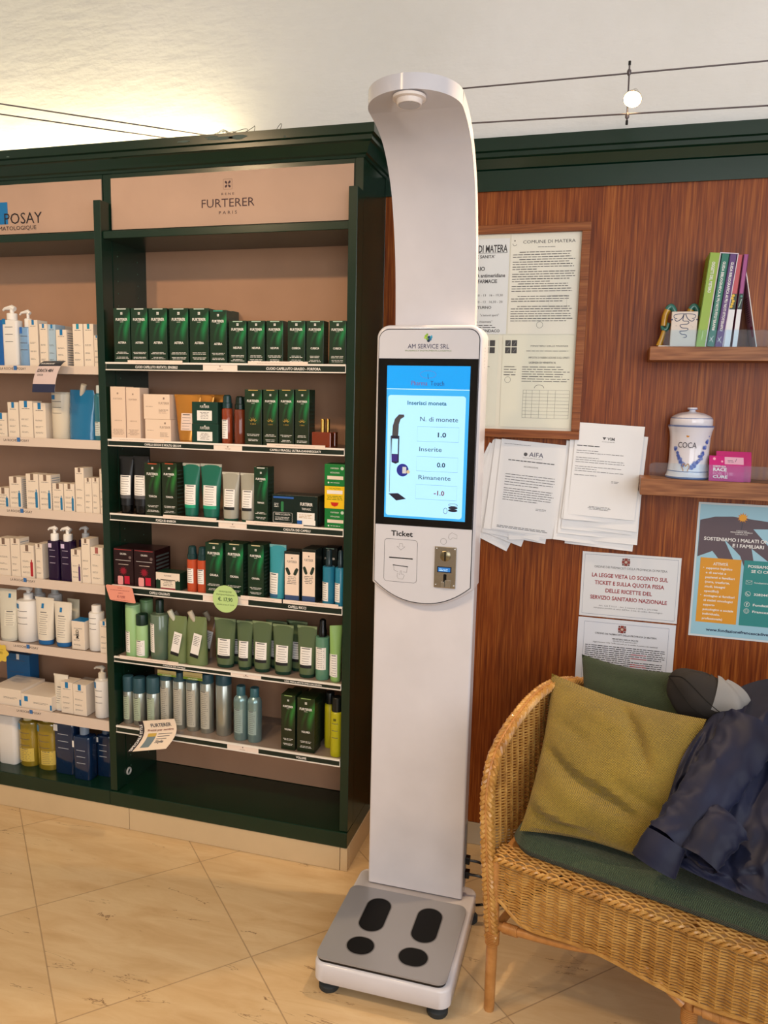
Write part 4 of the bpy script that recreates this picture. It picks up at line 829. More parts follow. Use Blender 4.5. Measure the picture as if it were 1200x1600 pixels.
def S(u, v, e=0):
    t = A[0].lerp(A[1], u); bt = A[3].lerp(A[2], u); p = t.lerp(bt, v); sag = math.sin(v*math.pi); p = p+Vector((.016*sag, .012*sag, 0)); return tuple(p-o0+Vector((-.1*e, -e, .2*e)))
def patch(u0, u1, v0, v1, m, e): b.grid(lambda s, t: S(u0+(u1-u0)*s, v0+(v1-v0)*t, e), 4, 8, m)
def ptext(t, u, v, wu, hv, m, e=.0012, rot=False):
    vs, fs, tw = text_geo(t, not rot or True); out = []
    for x, z in vs:
        if rot: out.append(S(u-z*hv/.7, v-(x/tw-.5)*wu, e))
        else: out.append(S(u+(x/tw-.5)*wu, v-z*hv/.7, e))
    b.add(out, fs, m)
patch(0, 1, 0, 1, mat('e8d6c2', .5), 0); patch(0, 1, 0, 1, WHT, -.001); patch(0, .13, 0, 1, mat('2b2228', .5), .0006)
ptext('FURTERER', .6, .24, .56, .12, INKG); ptext('Prezzi per sentire', .58, .38, .7, .07, mat('8a5a50', .6)); patch(.25, .48, .45, .9, mat('6f8087', .4), .0006); patch(.25, .48, .45, .56, mat('c2a24a', .5), .0009)
for k in range(3): patch(.53, .9-.05*k, .48+k*.08, .5+k*.08, INKG, .0008)
ptext('Style', .66, .78, .22, .09, INKG); ptext('SPECIALE STYLE', .085, .55, .85, .07, WHT, rot=True)
o = b.build('shelf_card'); o.location = o0; tag(o, 'curled cream leaflet hanging from the lowest shelf of the haircare cabinet', 'card')

# ================================================================== kiosk
KX, KF = -.4665, 2.088
k = empty('weighing_kiosk', (KX, KF, 0)); tag(k, 'tall white weighing and measuring kiosk with touch screen and arched top', 'kiosk')
def KP(mb, nm, par=k, **kw): o = mb.build(nm, par, **kw); o.location = (-KX, -KF, 0) if par is k else (0, 0, 0); return o
hw = .1455
# column
b = MB(); b.prism(rrect(KX-hw+.0012, KX+hw-.0012, KF, KF+.062, .006, 3), 0, 1, KWHITE)
b.v = [(x, z, .094+y*(1.2-.094)) for (x, y, z) in b.v]
b.box(KX+hw-.0005, KX+hw+.0008, KF+.022, KF+.05, .12, .32, mat('8f9196', .4)); col_ = KP(b, 'column', fix=True)
# head housing: rounded outline, curved lower edge
def outline(hx, zt, zs, zb, r):
    p = []
    for cx, a0 in ((hx-r, 0), (-hx+r, 90)):
        for i in range(9): a = R_(a0+90*i/8); p.append((KX+cx+r*math.cos(a), zt-r+r*math.sin(a)))
    n = 20
    for i in range(n+1):
        t = -1+2*i/n; c = .94; x = hx*t; p.append((KX+x, zs-(zs-zb)*(1-abs(t)**2.2)))
    return p
def bevelled(b, pts, y0, y1, r, m):
    cxm = sum(p[0] for p in pts)/len(pts); czm = sum(p[1] for p in pts)/len(pts); n = len(pts); rings = []
    def off(d):
        out = []
        for i in range(n):
            a = Vector(pts[i-1]); c = Vector(pts[(i+1) % n]); t = (c-a).normalized(); q = Vector((t.y, -t.x)); p = Vector(pts[i])
            if (p+q*d-Vector((cxm, czm))).length > (p-q*d-Vector((cxm, czm))).length: q = -q
            out.append(p+q*d)
        return out
    for j in range(5):
        a = j/4*math.pi/2; rings.append([(p.x, y0+r*(1-math.sin(a)), p.y) for p in off(r*(1-math.cos(a)) if j else r)] if False else [(p.x, y0+r*(1-math.sin(a)), p.y) for p in off(r*(1-math.cos(a)))])
    rings = rings[::-1]
    rings.append([(p[0], y1, p[1]) for p in pts]); b.loft(rings, m)
b = MB(); bevelled(b, outline(hw, 1.748, 1.035, .978, .035), KF-.022, KF+.075, .01, KWHITE)
for i in range(7):
    z = 1.69-i*.0085; b.add([(KX+hw+.0003, KF+.02+.0018*math.cos(a), z+.0018*math.sin(a)) for a in [q*.785 for q in range(8)]], [tuple(range(8))], BLACK)
hd = KP(b, 'head_housing', fix=True)
FYY = KF-.0225
b = MB(); b.prism(outline(.1385, 1.738, 1.04, .984, .03), FYY-.001, FYY+.002, mat('3a3a40', .4)); KP(b, 'groove_trim')
b = MB(); b.prism(outline(.1365, 1.7355, 1.0415, .987, .0285), FYY-.003, FYY+.001, mat('cdced6', .12)); fc = KP(b, 'front_fascia')
yy = FYY-.0032
def kp(px, py): v = aty(px, py, yy); return v.x, v.z
# printed header, ticket area
b = MB(); cxh = KX; 
for (dx, dz, r_, c) in ((-.006, .004, .0042, '8fb83a'), (-.0085, .0, .003, 'a9cc4a'), (-.003, .0085, .0028, '7fae30'), (.002, .001, .0042, '123a5c'), (.008, .001, .0036, '2a8fb8'), (.006, -.004, .0036, '1f6f9c'), (.009, .0045, .0022, '3aa8d0'), (.001, -.0075, .0042, '0f2a48'), (-.003, -.003, .003, '6fa83a')):
    b.disc(KX-.001+dx, 1.714+dz, r_, yy, mat(c, .4), 14)
    yy -= .00002
b.text('AM SERVICE SRL', KX, 1.686, yy, .0118, mat('2b2b55', .5), w=.113); b.text('PHARMACY INSTRUMENTS LOGISTICS', KX, 1.678, yy, .004, mat('6f8a4a', .5), w=.126)
q = kp(628, 836); b.text('Ticket', q[0], q[1]-.003, yy, .0145, INK, w=.062, bold=True)
x0, z1 = kp(601, 841); x1, _ = kp(652.5, 845); _, z0 = kp(600, 907)
b.stroke(rrect(x0, x1, z0, z1, .009), .0009, yy, INKG, True)
cx_ = (x0+x1)/2; h_ = z1-z0
b.stroke([(cx_-.004, z1-.012), (cx_+.005, z1-.012), (cx_+.005, z1-.02), (cx_+.012, z1-.02), (cx_+.0005, z1-.03), (cx_-.011, z1-.02), (cx_-.004, z1-.02)], .0007, yy, INKG, True)
b.box(cx_-.033, cx_+.035, yy, yy+.001, z0+h_*.55, z0+h_*.575, BLACK)
b.stroke([(cx_-.022, z0+h_*.39), (cx_+.022, z0+h_*.37)], .0022, yy, INK); b.stroke([(cx_-.02, z0+h_*.38), (cx_-.018, z0+h_*.27), (cx_-.006, z0+h_*.23)], .0007, yy, INKG); b.stroke([(cx_+.02, z0+h_*.36), (cx_+.019, z0+h_*.24), (cx_+.008, z0+h_*.24)], .0007, yy, INKG)
b.stroke([(cx_, z0+h_*.26), (cx_-.001, z0+h_*.17), (cx_-.008, z0+h_*.2), (cx_-.009, z0+h_*.13), (cx_-.005, z0+h_*.07), (cx_+.008, z0+h_*.07), (cx_+.012, z0+h_*.16), (cx_+.008, z0+h_*.19), (cx_+.004, z0+h_*.18), (cx_+.003, z0+h_*.27)], .0007, yy, INKG, True)
q = kp(693, 846); b.stroke([(q[0]+.0085*math.cos(t*.524), q[1]+.0085*math.sin(t*.524)) for t in range(12)], .0006, yy, INKG, True)
q = kp(705, 838); b.stroke([(q[0]-.008, q[1]-.006), (q[0]-.006, q[1]+.004), (q[0]+.002, q[1]+.01), (q[0]+.016, q[1]+.004), (q[0]+.016, q[1]-.006), (q[0]+.004, q[1]-.004), (q[0]-.002, q[1]-.01), (q[0]-.006, q[1]-.006)], .0006, yy, INKG, True)
pr = b.build('printed_graphics', fc)
# screen
zt_, zb_ = kp(670, 560.5)[1], kp(664, 823)[1]
b = MB(); b.box(KX-.1365, KX+.1365, FYY-.0042, FYY-.003, zb_, zt_, mat('050506', .06)); scr = KP(b, 'screen')
ys = FYY-.0044
X0, Z1 = kp(605, 571); X1, _ = kp(736.5, 572.5); Z0 = kp(664, 811.5)[1]; X0 = (X0+kp(600.5, 807)[0])/2; X1 = (X1+kp(725.5, 815.7)[0])/2
W_, H_ = X1-X0, Z1-Z0
E1, E2, E3, EL = mat('1896ea', .2, emit=.42), mat('9fd8fa', .2, emit=.5), mat('38a4ea', .2, emit=.42), mat('bfe6ff', .2, emit=.6)
ud = [(0, E1)]
n = NT('screen_blue', .15); g = n.n('ShaderNodeTexCoord'); sp_ = n.n('ShaderNodeSeparateXYZ'); n.l(g.outputs['Generated'], sp_.inputs[0])
b = MB()
def U(u, v): return X0+u*W_, Z1-v*H_
def UR(u0, u1, v0, v1, y, m): a = U(u0, v1); c = U(u1, v0); b.rect(a[0], c[0], a[1], c[1], y, m)
UR(0, 1, 0, 1, ys, E3); UR(0, 1, 0, .15, ys-.0001, E1); UR(0, 1, .148, .152, ys-.0002, EL)
a = U(.02, .985); c = U(.96, .19); b.poly(rrect(a[0], c[0], a[1], c[1], .008), ys-.0002, E2)
DT = mat('102a4a', .4, emit=.02); yt_ = ys-.0004
def UT(t, u, v, h, w, m=DT, al='l', bold=False): q = U(u, v); b.text(t, q[0], q[1], yt_, h, m, w=w, al=al, bold=bold)
PHM = mat('7a5a8c', .4); UT('Pharma', .3, .125, .0125, .0445, PHM); UT('Touch', .53, .125, .0125, .038, mat('1f3a7a', .4))
q = U(.5, .055); b.stroke([(q[0]+.022*math.cos(t*.4), q[1]+.01*math.sin(t*.4)) for t in range(16)], .0006, yt_, PHM, True); b.stroke([(q[0]-.001, q[1]+.002), (q[0]+.001, q[1]-.012)], .001, yt_, DT)
UT('Inserisci moneta', .26, .25, .0105, .108, mat('1a6f9c', .4), bold=True)
for (t, v, val, m) in (('N. di monete', .355, '1.0', DT), ('Inserite', .55, '0.0', DT), ('Rimanente', .735, '-1.0', mat('7a1c3c', .4))):
    UT(t, .42, v, .0122, {'N': .104, 'I': .062, 'R': .089}[t[0]])
    a = U(.39, v+.13); c = U(.89, v+.035); b.stroke([(a[0], a[1]), (c[0], a[1]), (c[0], c[1]), (a[0], c[1])], .0006, yt_, mat('5aa0c4', .4), True)
    UT(val, .74, v+.1, .0122, .023+(.006 if val[0] == '-' else 0), m, 'r', True)
# pictogram of the kiosk, coin stack
DG = mat('4a4a52', .4); dk = mat('23233a', .4)
P_ = lambda pts: [U(*p) for p in pts]
b.poly(P_([(.08, .455), (.085, .39), (.11, .345), (.16, .315), (.22, .315), (.225, .33), (.18, .345), (.16, .38), (.155, .455)]), yt_, DG)
b.stroke(P_([(.06, .46), (.06, .83)]), .0012, yt_, DG); b.poly(P_([(.065, .455), (.17, .455), (.17, .63), (.13, .64), (.08, .63)]), yt_, dk); b.poly(P_([(.08, .475), (.155, .475), (.155, .575), (.08, .575)]), yt_-.0002, E2)
b.poly(P_([(.08, .58), (.155, .58), (.155, .625), (.08, .625)]), yt_-.0002, mat('3a2a8a', .4)); b.poly(P_([(.05, .84), (.17, .835), (.27, .87), (.15, .885)]), yt_, dk)
qq = U(.22, .68); b.disc(qq[0], qq[1], .017, yt_, mat('26309a', .4), 24, .0175); qq = U(.235, .68); b.rect(qq[0]-.004, qq[0]+.007, qq[1]-.009, qq[1]+.009, yt_-.0002, mat('cfd8e6', .4)); qq = U(.29, .69); b.disc(qq[0], qq[1], .005, yt_-.0003, mat('d8c9a8', .4))
for kk in range(3): qq = U(.85, .93-.018*kk); b.disc(qq[0], qq[1], .0125, yt_-.0001*kk, dk if kk < 2 else E2, 20, .0035); b.stroke([(qq[0]+.0125*math.cos(t*.4), qq[1]+.0035*math.sin(t*.4)) for t in range(16)], .0009, yt_-.0001*kk-.0001, dk, True)
qq = U(.76, .935); b.stroke([(qq[0]+.005*math.cos(t*.4), qq[1]+.008*math.sin(t*.4)) for t in range(16)], .001, yt_, dk, True)
tag(b.build('display_content', scr), 'glowing blue coin payment page')
# coin acceptor
x0, z1 = kp(680, 853); x1, z0 = kp(712, 920); x1 -= .001
b = MB(); b.box(x0, x1, yy-.004, yy+.002, z0, z1, mat('b9b4aa', .22, 1), .0012); ca = KP(b, 'coin_acceptor'); tag(ca, 'chrome plate')
yc = yy-.0042; cw = x1-x0; chh = z1-z0
for (u, v) in ((.08, .05), (.92, .05), (.08, .93), (.92, .93)):
    b = MB(); b.M = Matrix.Translation((x0+cw*u, yc+.0002, z1-chh*v)) @ Matrix.Rotation(R_(90), 4, 'X'); b.lathe([(.0022, 0), (.0022, .001), (.001, .0018)], CHROME, n=12); b.build('screw', ca)
b = MB(); b.M = Matrix.Translation((x0+cw*.5, yc, z1-chh*.22)) @ Matrix.Rotation(R_(90), 4, 'X'); b.lathe([(.0145, 0), (.0145, .003), (.013, .004)], mat('8c8268', .25, .9), n=28); b.M = None; b.box(x0+cw*.47, x0+cw*.53, yc-.0045, yc-.0035, z1-chh*.33, z1-chh*.11, BLACK); b.build('coin_slot', ca)
b = MB(); b.box(x0+cw*.14, x0+cw*.8, yc-.001, yc, z1-chh*.62, z1-chh*.48, mat('14203a', .3)); b.rect(x0+cw*.19, x0+cw*.75, z1-chh*.6, z1-chh*.5, yc-.0013, mat('2f78c8', .3, emit=.25)); b.lines(x0+cw*.24, x0+cw*.7, z1-chh*.545, .004, 2, yc-.0015, EL); b.build('coin_display', ca)
b = MB(); b.prism(rrect(x0+cw*.44, x0+cw*.58, z1-chh*.88, z1-chh*.66, .002), yc-.0008, yc, BLACK); b.box(x0+cw*.34, x0+cw*.5, yc-.006, yc, z1-chh*.98, z1-chh*.84, CHROME, .001); b.box(x0+cw*.52, x0+cw*.78, yc-.003, yc, z1-chh*.98, z1-chh*.8, CHROME, .001); b.build('return_slot', ca)
# arched neck
hn = .111; path = catmull([(2.133, 1.45), (2.133, 1.62), (2.13, 1.78), (2.112, 1.93), (2.072, 2.06), (2.03, 2.128), (1.975, 2.178), (1.915, 2.203), (1.856, 2.214)], 5)
b = MB(); rings = []; th = .034
for i, p in enumerate(path):
    t = path[min(i+1, len(path)-1)]-path[max(i-1, 0)]; t.normalize(); nrm = Vector((t.y, -t.x))   # to the outside (back / up)
    if nrm.x < 0 and i < 8: nrm = -nrm
    if i >= 8 and nrm.y < 0: nrm = -nrm
    q = p+nrm*th; r = .003
    rings.append([(KX-hn, p.x, p.y), (KX+hn, p.x, p.y), (KX+hn, q.x, q.y), (KX-hn, q.x, q.y)])
lastp = path[-1]
b.loft(rings, KWHITE, smooth=False, caps=False)
# smooth along the bend: separate strips shade smoothly because the step is small
pc, zc0 = 1.856, 2.214
ring0 = []; ring1 = []
for i in range(25): a = math.pi*i/24; ring0.append((KX+hn*math.cos(a), pc-hn*math.sin(a), zc0+.006*math.sin(a))); ring1.append((KX+hn*math.cos(a), pc-hn*math.sin(a), zc0+th+.006*math.sin(a)))
m_ = 25; b.add(ring0+ring1, [tuple(range(m_-1, -1, -1)), tuple(range(m_, 2*m_))]+[(i, i+1, m_+i+1, m_+i) for i in range(m_-1)], KWHITE, True)
for i in range(len(b.sm)): b.sm[i] = True
nk = KP(b, 'arched_neck', fix=True)
b = MB(); q = atz(638, 150, 2.214); b.M = Matrix.Translation((q.x, q.y+.01, 2.216)) @ Matrix.Rotation(R_(180), 4, 'X'); b.lathe([(.0375, 0), (.0375, .006), (.03, .008), (.028, .016), (.027, .018)], mat('ece2dc', .3), n=32); b.M = b.M @ Matrix.Translation((0, 0, .0181)); b.lathe([(.0245, 0), (.0245, .0004), (.012, -.006+.0065)], mat('b9b4b0', .25, .5), n=28); KP(b, 'height_sensor')
# base with scale plate
B0, B1 = 1.722, 2.165; bx0, bx1 = -.652, -.2865
b = MB(); o_ = rrect(bx0, bx1, B0, B1, .03, 6); rings = [[(x, y_, z) for x, y_ in o_] for z in (.034,)]
ctr = ((bx0+bx1)/2, (B0+B1)/2)
def shrink(d): return [(x+(-d if x > ctr[0] else d), y_+(-d if y_ > ctr[1] else d)) for x, y_ in o_]
rings = [[(x, y_, .034) for x, y_ in shrink(.003)]]+[[(x, y_, .038) for x, y_ in o_]]+[[(x, y_, .081) for x, y_ in o_]]+[[(x, y_, .086) for x, y_ in shrink(.002)]]+[[(x, y_, .089) for x, y_ in shrink(.006)]]
b.loft(rings, KWHITE); KP(b, 'base_housing')
for fx, fy in ((bx0+.036, B0+.036), (bx1-.036, B0+.036), (bx0+.036, B1-.036), (bx1-.02, B1-.03)):
    b = MB(); b.lathe([(.026, 0), (.0275, .003), (.0275, .014), (.022, .02), (.016, .022), (.016, .0335)], RUB, fx, fy, 24); KP(b, 'rubber_foot')
pq = [atz(490, 1498, .1), atz(566, 1388, .1), atz(728, 1410, .1), atz(690, 1555, .1)]
px0, px1, py0, py1 = bx0+.004, bx1-.012, B0+.006, B0+.328
b = MB(); b.prism(rrect(px0+.003, px1-.003, py0+.003, py1-.003, .022, 6), 0, 1, BLACK); b.v = [(x, z, .0895+y*.0085) for x, y, z in b.v]; KP(b, 'plate_gap_shade', fix=True)  # black slab paints the shade in the gap under the hovering plate
b = MB(); b.prism(rrect(px0, px1, py0, py1, .025, 6), 0, 1, mat('9b9ba0', .28, .3)); b.v = [(x, z, .098+y*.004) for x, y, z in b.v]; pl = KP(b, 'scale_plate', fix=True)
pw, ph = px1-px0, py1-py0
for (u0_, u1_, v0_, v1_) in ((.2, .4, .42, .87), (.63, .83, .42, .87), (.19, .4, .13, .335), (.6, .82, .13, .335)):
    X0_, X1_, Y0_, Y1_ = px0+pw*u0_, px0+pw*u1_, py0+ph*v0_, py0+ph*v1_
    r_ = (X1_-X0_)/2*.999 if v1_ > .5 else min(X1_-X0_, Y1_-Y0_)/2*.999
    b = MB(); b.add([(x, y_, .1023) for x, y_ in rrect(X0_-.003, X1_+.003, Y0_-.003, Y1_+.003, r_+.003, 8)], [tuple(range(36))], mat('6f6f72', .4)); b.add([(x, y_, .1027) for x, y_ in rrect(X0_, X1_, Y0_, Y1_, r_, 8)], [tuple(range(36))], mat('0a0a0c', .6, spec=.2)); KP(b, 'foot_pad')
# sockets and cables on the right side
b = MB()
for z in (.2, .155): b.box(KX+hw+.0008, KX+hw+.014, KF+.026, KF+.046, z-.01, z+.012, BLACK, .002)
KP(b, 'power_socket')
def cable(name, pts, r, m, lab):
    b = MB(); b.tube(catmull(pts, 8), r, m, 8); o = b.build(name); return tag(o, lab, 'cable')
kx = KX+hw
cable('power_cable', [(kx+.012, KF+.036, .2), (kx+.05, KF+.045, .19), (kx+.11, KF+.07, .14), (kx+.16, KF+.13, .04), (kx+.2, KF+.25, .006), (kx+.3, KF+.38, .006)], .004, BLACK, 'upper black power cable leaving the kiosk side towards the wicker bench')
cable('power_cable', [(kx+.012, KF+.036, .155), (kx+.06, KF+.04, .148), (kx+.11, KF+.06, .1), (kx+.15, KF+.1, .02), (kx+.17, KF+.2, .006), (kx+.22, KF+.4, .006)], .004, BLACK, 'lower black power cable leaving the kiosk side towards the wicker bench')
cable('power_cable', [(bx1-.03, B1+.03, .006), (bx1+.01, B1-.0, .035), (bx1+.05, B1+.03, .03), (bx1+.1, B1+.08, .006), (bx1+.3, B1+.3, .006)], .004, BLACK, 'short black cable on the floor behind the kiosk base')

# ================================================================== ceiling cables and lamp
CB = mat('6a6264', .35, .6)
LY = 2.3
def seg(name, p, q, lab, r=.0022):
    b = MB(); b.tube([p, q], r, CB, 8); o = b.build(name); return tag(o, lab, 'cable', 'lamp cables')
u1 = aty(690, 141.2, LY); u2 = aty(1200, 95, LY); d1 = aty(745, 192, LY); d2 = aty(1200, 165, LY)
seg('lamp_cable', u1, u1+(u2-u1)*2.2, 'upper tensioned lamp cable running right from the kiosk top'); seg('lamp_cable', d1+(d1-d2)*.09, d1+(d2-d1)*2.2, 'lower tensioned lamp cable running right from the kiosk top')
for p_ in (u1, d1+(d1-d2)*.09):
    b = MB(); b.tube([p_+Vector((0, -.006, 0)), Vector((p_.x, YW-.001, p_.z))], .003, CB, 8); b.lathe([(.005, -.006), (.005, .006)], CB, p_.x, p_.y, 10) if 0 else None
    b.box(p_.x-.004, p_.x+.004, p_.y-.008, p_.y+.004, p_.z-.008, p_.z+.008, CB, .001); o = b.build('cable_anchor'); tag(o, ('upper' if p_ is u1 else 'lower')+' cable anchor fixed to the wall behind the kiosk top', 'anchor', 'cable anchors')
e1 = aty(330, 212.5, 2.5); s1 = atz(-40, 156, e1.z); e2 = aty(262, 216, 2.5); s2 = atz(-40, 172.5, e2.z)
seg('lamp_cable', s1, e1, 'upper lamp cable crossing above the left cabinets'); seg('lamp_cable', s2, e2, 'lower lamp cable crossing above the left cabinets')
lt = aty(983, 113, LY); lbm = aty(980, 181, LY); lc_ = aty(989, 153, LY-.02)
r = empty('cable_spotlight', ((lt+lbm)/2)); tag(r, 'lit halogen spotlight clamped between the two cables above the bench', 'lamp')
o0 = (lt+lbm)/2
b = MB(); b.tube([lt-o0+Vector((0, 0, .02)), lbm-o0+Vector((0, 0, -.012))], .0022, CB, 8)
for p_ in (lt, lbm): b.lathe([(.003, (p_-o0).z-.008), (.0055, (p_-o0).z-.004), (.0055, (p_-o0).z+.004), (.003, (p_-o0).z+.008)], CB, (p_-o0).x, 0, 12)
b.lathe([(.0035, (lt-o0).z+.018), (.0035, (lt-o0).z+.028)], BLACK, (lt-o0).x, 0, 10); b.lathe([(.0035, (lbm-o0).z-.022), (.0035, (lbm-o0).z-.012)], BLACK, (lbm-o0).x, 0, 10); b.build('rod', r)
ld = (Vector((-.35, .9, .6))-lc_).normalized(); Mz = Matrix.Translation(lc_-o0) @ ld.to_track_quat('Z', 'Y').to_matrix().to_4x4()
b = MB(); b.M = Mz; b.lathe([(.008, -.03), (.012, -.02), (.022, -.002), (.0245, .004), (.0245, .006)], mat('d8d4cc', .2, .8), n=24); b.build('reflector', r)
b = MB(); b.M = Mz; b.lathe([(.0005, .0065), (.0225, .0066), (.022, .0075), (.0005, .0078)], mat('ffd9a0', .3, emit=28), n=24); b.build('bulb', r)
spot('cable_spotlight_light', lc_+ld*.03, lc_+ld*2, 60, WARM, 130, .8, .02)
# loose wires on the cabinet top
for k_, (px, py) in enumerate(((365, 207), (352, 211), (375, 205), (428, 204))):
    c = aty(px, py, YH+.01); pts = [c+Vector((.05*math.cos(t*.7+k_)*(1 if k_ != 3 else .6)-.0, .02*math.sin(t*.9+k_*2), max(-.02, .014*math.sin(t*1.1+k_)))) for t in range(8)]
    pts[0].z = 2.34; pts[-1].z = 2.34; pts[0].y = YH; pts[-1].y = YH+.02
    b = MB(); b.tube(catmull(pts, 6), .0009, mat('3a3632', .6), 5); o = b.build('loose_wire'); tag(o, 'thin loose wire curling on the cabinet top, %s from left' % ORD[[1, 0, 2, 3][k_]], 'wire', 'loose wires')

# ================================================================== wall papers and frame
YP = YW-.0125
def on(px, py, Y=YP): v = aty(px, py, Y); return v.x, v.z
fr = empty('picture_frame', (0, YP, 0)); tag(fr, 'walnut picture frame with old municipal documents, behind the kiosk', 'picture frame')
x1, z1 = on(924.5, 345.6, YP-.02); _, z0 = on(899.8, 687.2, YP-.02); x0 = x1-.44; t = .026
b = MB()
for (a, c, d, e) in ((x0, x1, z1-t, z1), (x0, x1, z0, z0+t), (x0, x0+t, z0+t, z1-t), (x1-t, x1, z0+t, z1-t)): b.box(a, c, -.02, -.0005, d, e, FRAMEWOOD, .002)
b.build('frame_border', fr)
ix0, ix1, iz0, iz1 = x0+t, x1-t, z0+t, z1-t
b = MB(); b.box(ix0, ix1, -.006, -.002, iz0, iz1, mat('e9e8da', .7)); b.build('backing', fr)
yd = -.0075; IKD = mat('3d3d42', .7)
sx = on(795.5, 400, YP-.01)[0]
def doc(name, a, c, d, e, m): b = MB(); b.rect(a, c, d, e, yd, m); return b
# left notice
dx1 = sx; dx0 = dx1-.20; dz1 = on(790, 372, YP-.01)[1]; dz0 = on(790, 522, YP-.01)[1]
b = doc('d', dx0, dx1, dz0, dz1, mat('e6eaec', .7)); y = yd-.0003; HH = dz1-dz0
b.text('COMUNE DI MATERA', dx1-.006, dz1-HH*.14, y, .022, IKD, w=.175, al='r', bold=True); b.rect(dx0+.01, dx1-.006, dz1-HH*.15, dz1-HH*.146, y, IKD)
for (t_, f, h_, w_, xr) in (('IGIENE E SANITA\'', .2, .009, .1, .045), ('ORARIO', .33, .012, .06, .075), ('CHIUSURA antimeridiane', .4, .011, .15, .01), ('delle FARMACIE', .46, .011, .09, .035), ('ore 8,30 - 13   16 - 19,30', .6, .007, .11, .015), ('ore 8,30 - 13   16,30 - 20', .67, .007, .11, .015), ('DI TURNO', .73, .008, .06, .05), ('"a battenti aperti"', .81, .007, .06, .025), ('"a chiamata"', .88, .007, .055, .045), ('SINDACO', 1.0-.02, .009, .055, .02)):
    b.text(t_, dx1-xr, dz1-HH*f, y, h_, IKD, w=w_, al='r', bold=h_ > .0075)
b.lines(dx0+.01, dx1-.015, dz1-HH*.91, .0065, 2, y, IKD); b.build('document', fr)
ex0, ex1 = dx1+.004, ix1-.006
b = doc('d', ex0, ex1, dz0, dz1+.01, mat('ecebe0', .7)); W2 = ex1-ex0; b.text('COMUNE DI MATERA', ex0+W2*.56, dz1-.018, y, .0095, IKD, w=W2*.76)
b.stroke([(ex0+.012+.006*math.cos(a*.6), dz1-.018+.006*math.sin(a*.6)) for a in range(5, 11)], .0012, y, IKD); b.disc(ex0+.012, dz1-.009, .002, y, IKD)
b.lines(ex0+W2*.4, ex0+W2*.7, dz1-.03, .004, 1, y, IKD)
zz = dz1-.045
for i in range(27):
    ind = .02 if i in (0, 3, 8, 13, 17, 20) else 0; b.lines(ex0+.008+ind, ex1-.008, zz, .005, 1, y, IKD, .42, .12 if i not in (7, 12, 19) else .7); zz -= .0074 if i not in (16, 19) else .016
b.stroke([(ex0+W2*.6, zz+.05), (ex0+W2*.86, zz+.05), (ex0+W2*.86, zz+.085), (ex0+W2*.6, zz+.085)], .0005, y-.0002, IKD, True)
b.stroke([(ex0+W2*.48+.01*math.cos(a*.6), zz-.004+.01*math.sin(a*.6)) for a in range(11)], .0008, y, IKD, True); b.build('document', fr)
ez1 = dz0-.003; ez0 = iz0+.008
b = doc('d', ex0-.012, ex1, ez0, ez1, mat('e8e9da', .7)); HH = ez1-ez0; W2 = ex1-ex0
ST = mat('4a4a4c', .7)
for i in (0, 1):
    for j in (0, 1): b.rect(ex0-.004+i*.02, ex0+.013+i*.02, ez1-.035-j*.022, ez1-.016-j*.022, y, ST); b.stroke([(ex0+i*.02+.002, ez1-.031-j*.022), (ex0+i*.02+.01, ez1-.02-j*.022)], .001, y-.0002, mat('9a9a98', .7))
b.text('MINISTERO DELLE FINANZE', ex0+W2*.64, ez1-.036, y, .005, IKD, w=W2*.55); b.lines(ex0+W2*.3, ex1-.01, ez1-.05, .006, 1, y, IKD); b.text('IMPOSTA DI FABBRICAZIONE SUGLI SPIRITI', ex0+W2*.64, ez1-.073, y, .0062, IKD, w=W2*.6); b.text('LICENZA DI VENDITA N.', ex0+W2*.55, ez1-.088, y, .0055, IKD, w=W2*.4, bold=True)
b.lines(ex0+W2*.25, ex1-.006, ez1-.1, .0075, 7, y, IKD, .25, .2); b.lines(ex0-.005, ex0+W2*.2, ez1-.1, .0085, 4, y, IKD, .25); b.stroke([(ex0+.008+.0095*math.cos(a*.6), ez1-.14+.0095*math.sin(a*.6)) for a in range(11)], .001, y, mat('7a7a78', .7), True); b.stroke([(ex0+W2*.52+.015*math.cos(a*.4), ez1-.165+.01*math.sin(a*.4)) for a in range(9)], .0012, y, IKD)
tx0, tx1, tz1, tz0 = ex0+W2*.28, ex1-.006, ez1-.172, ez0+.03
for i in range(9): zz = tz1+(tz0-tz1)*i/8; b.rect(tx0, tx1, zz, zz+.0006, y, IKD)
for i in range(7): xx = tx0+(tx1-tx0)*(0, .07, .2, .36, .54, .7, 1)[i]; b.rect(xx, xx+.0006, tz0, tz1, y, IKD)
b.build('document', fr)
b = doc('d', dx0, dx1-.022, ez0, ez1, mat('e4e6d9', .7)); 
for i in (0, 1):
    for j in (0, 1): b.rect(dx1-.07+i*.02, dx1-.053+i*.02, ez1-.035-j*.022, ez1-.016-j*.022, y, ST)
b.lines(dx0+.02, dx1-.04, ez1-.08, .02, 8, y, IKD, .07, .4); b.build('document', fr)
b = MB(); b.box(ix0, ix1, -.0125, -.0105, iz0, iz1, GLASS); b.build('glass_pane', fr)
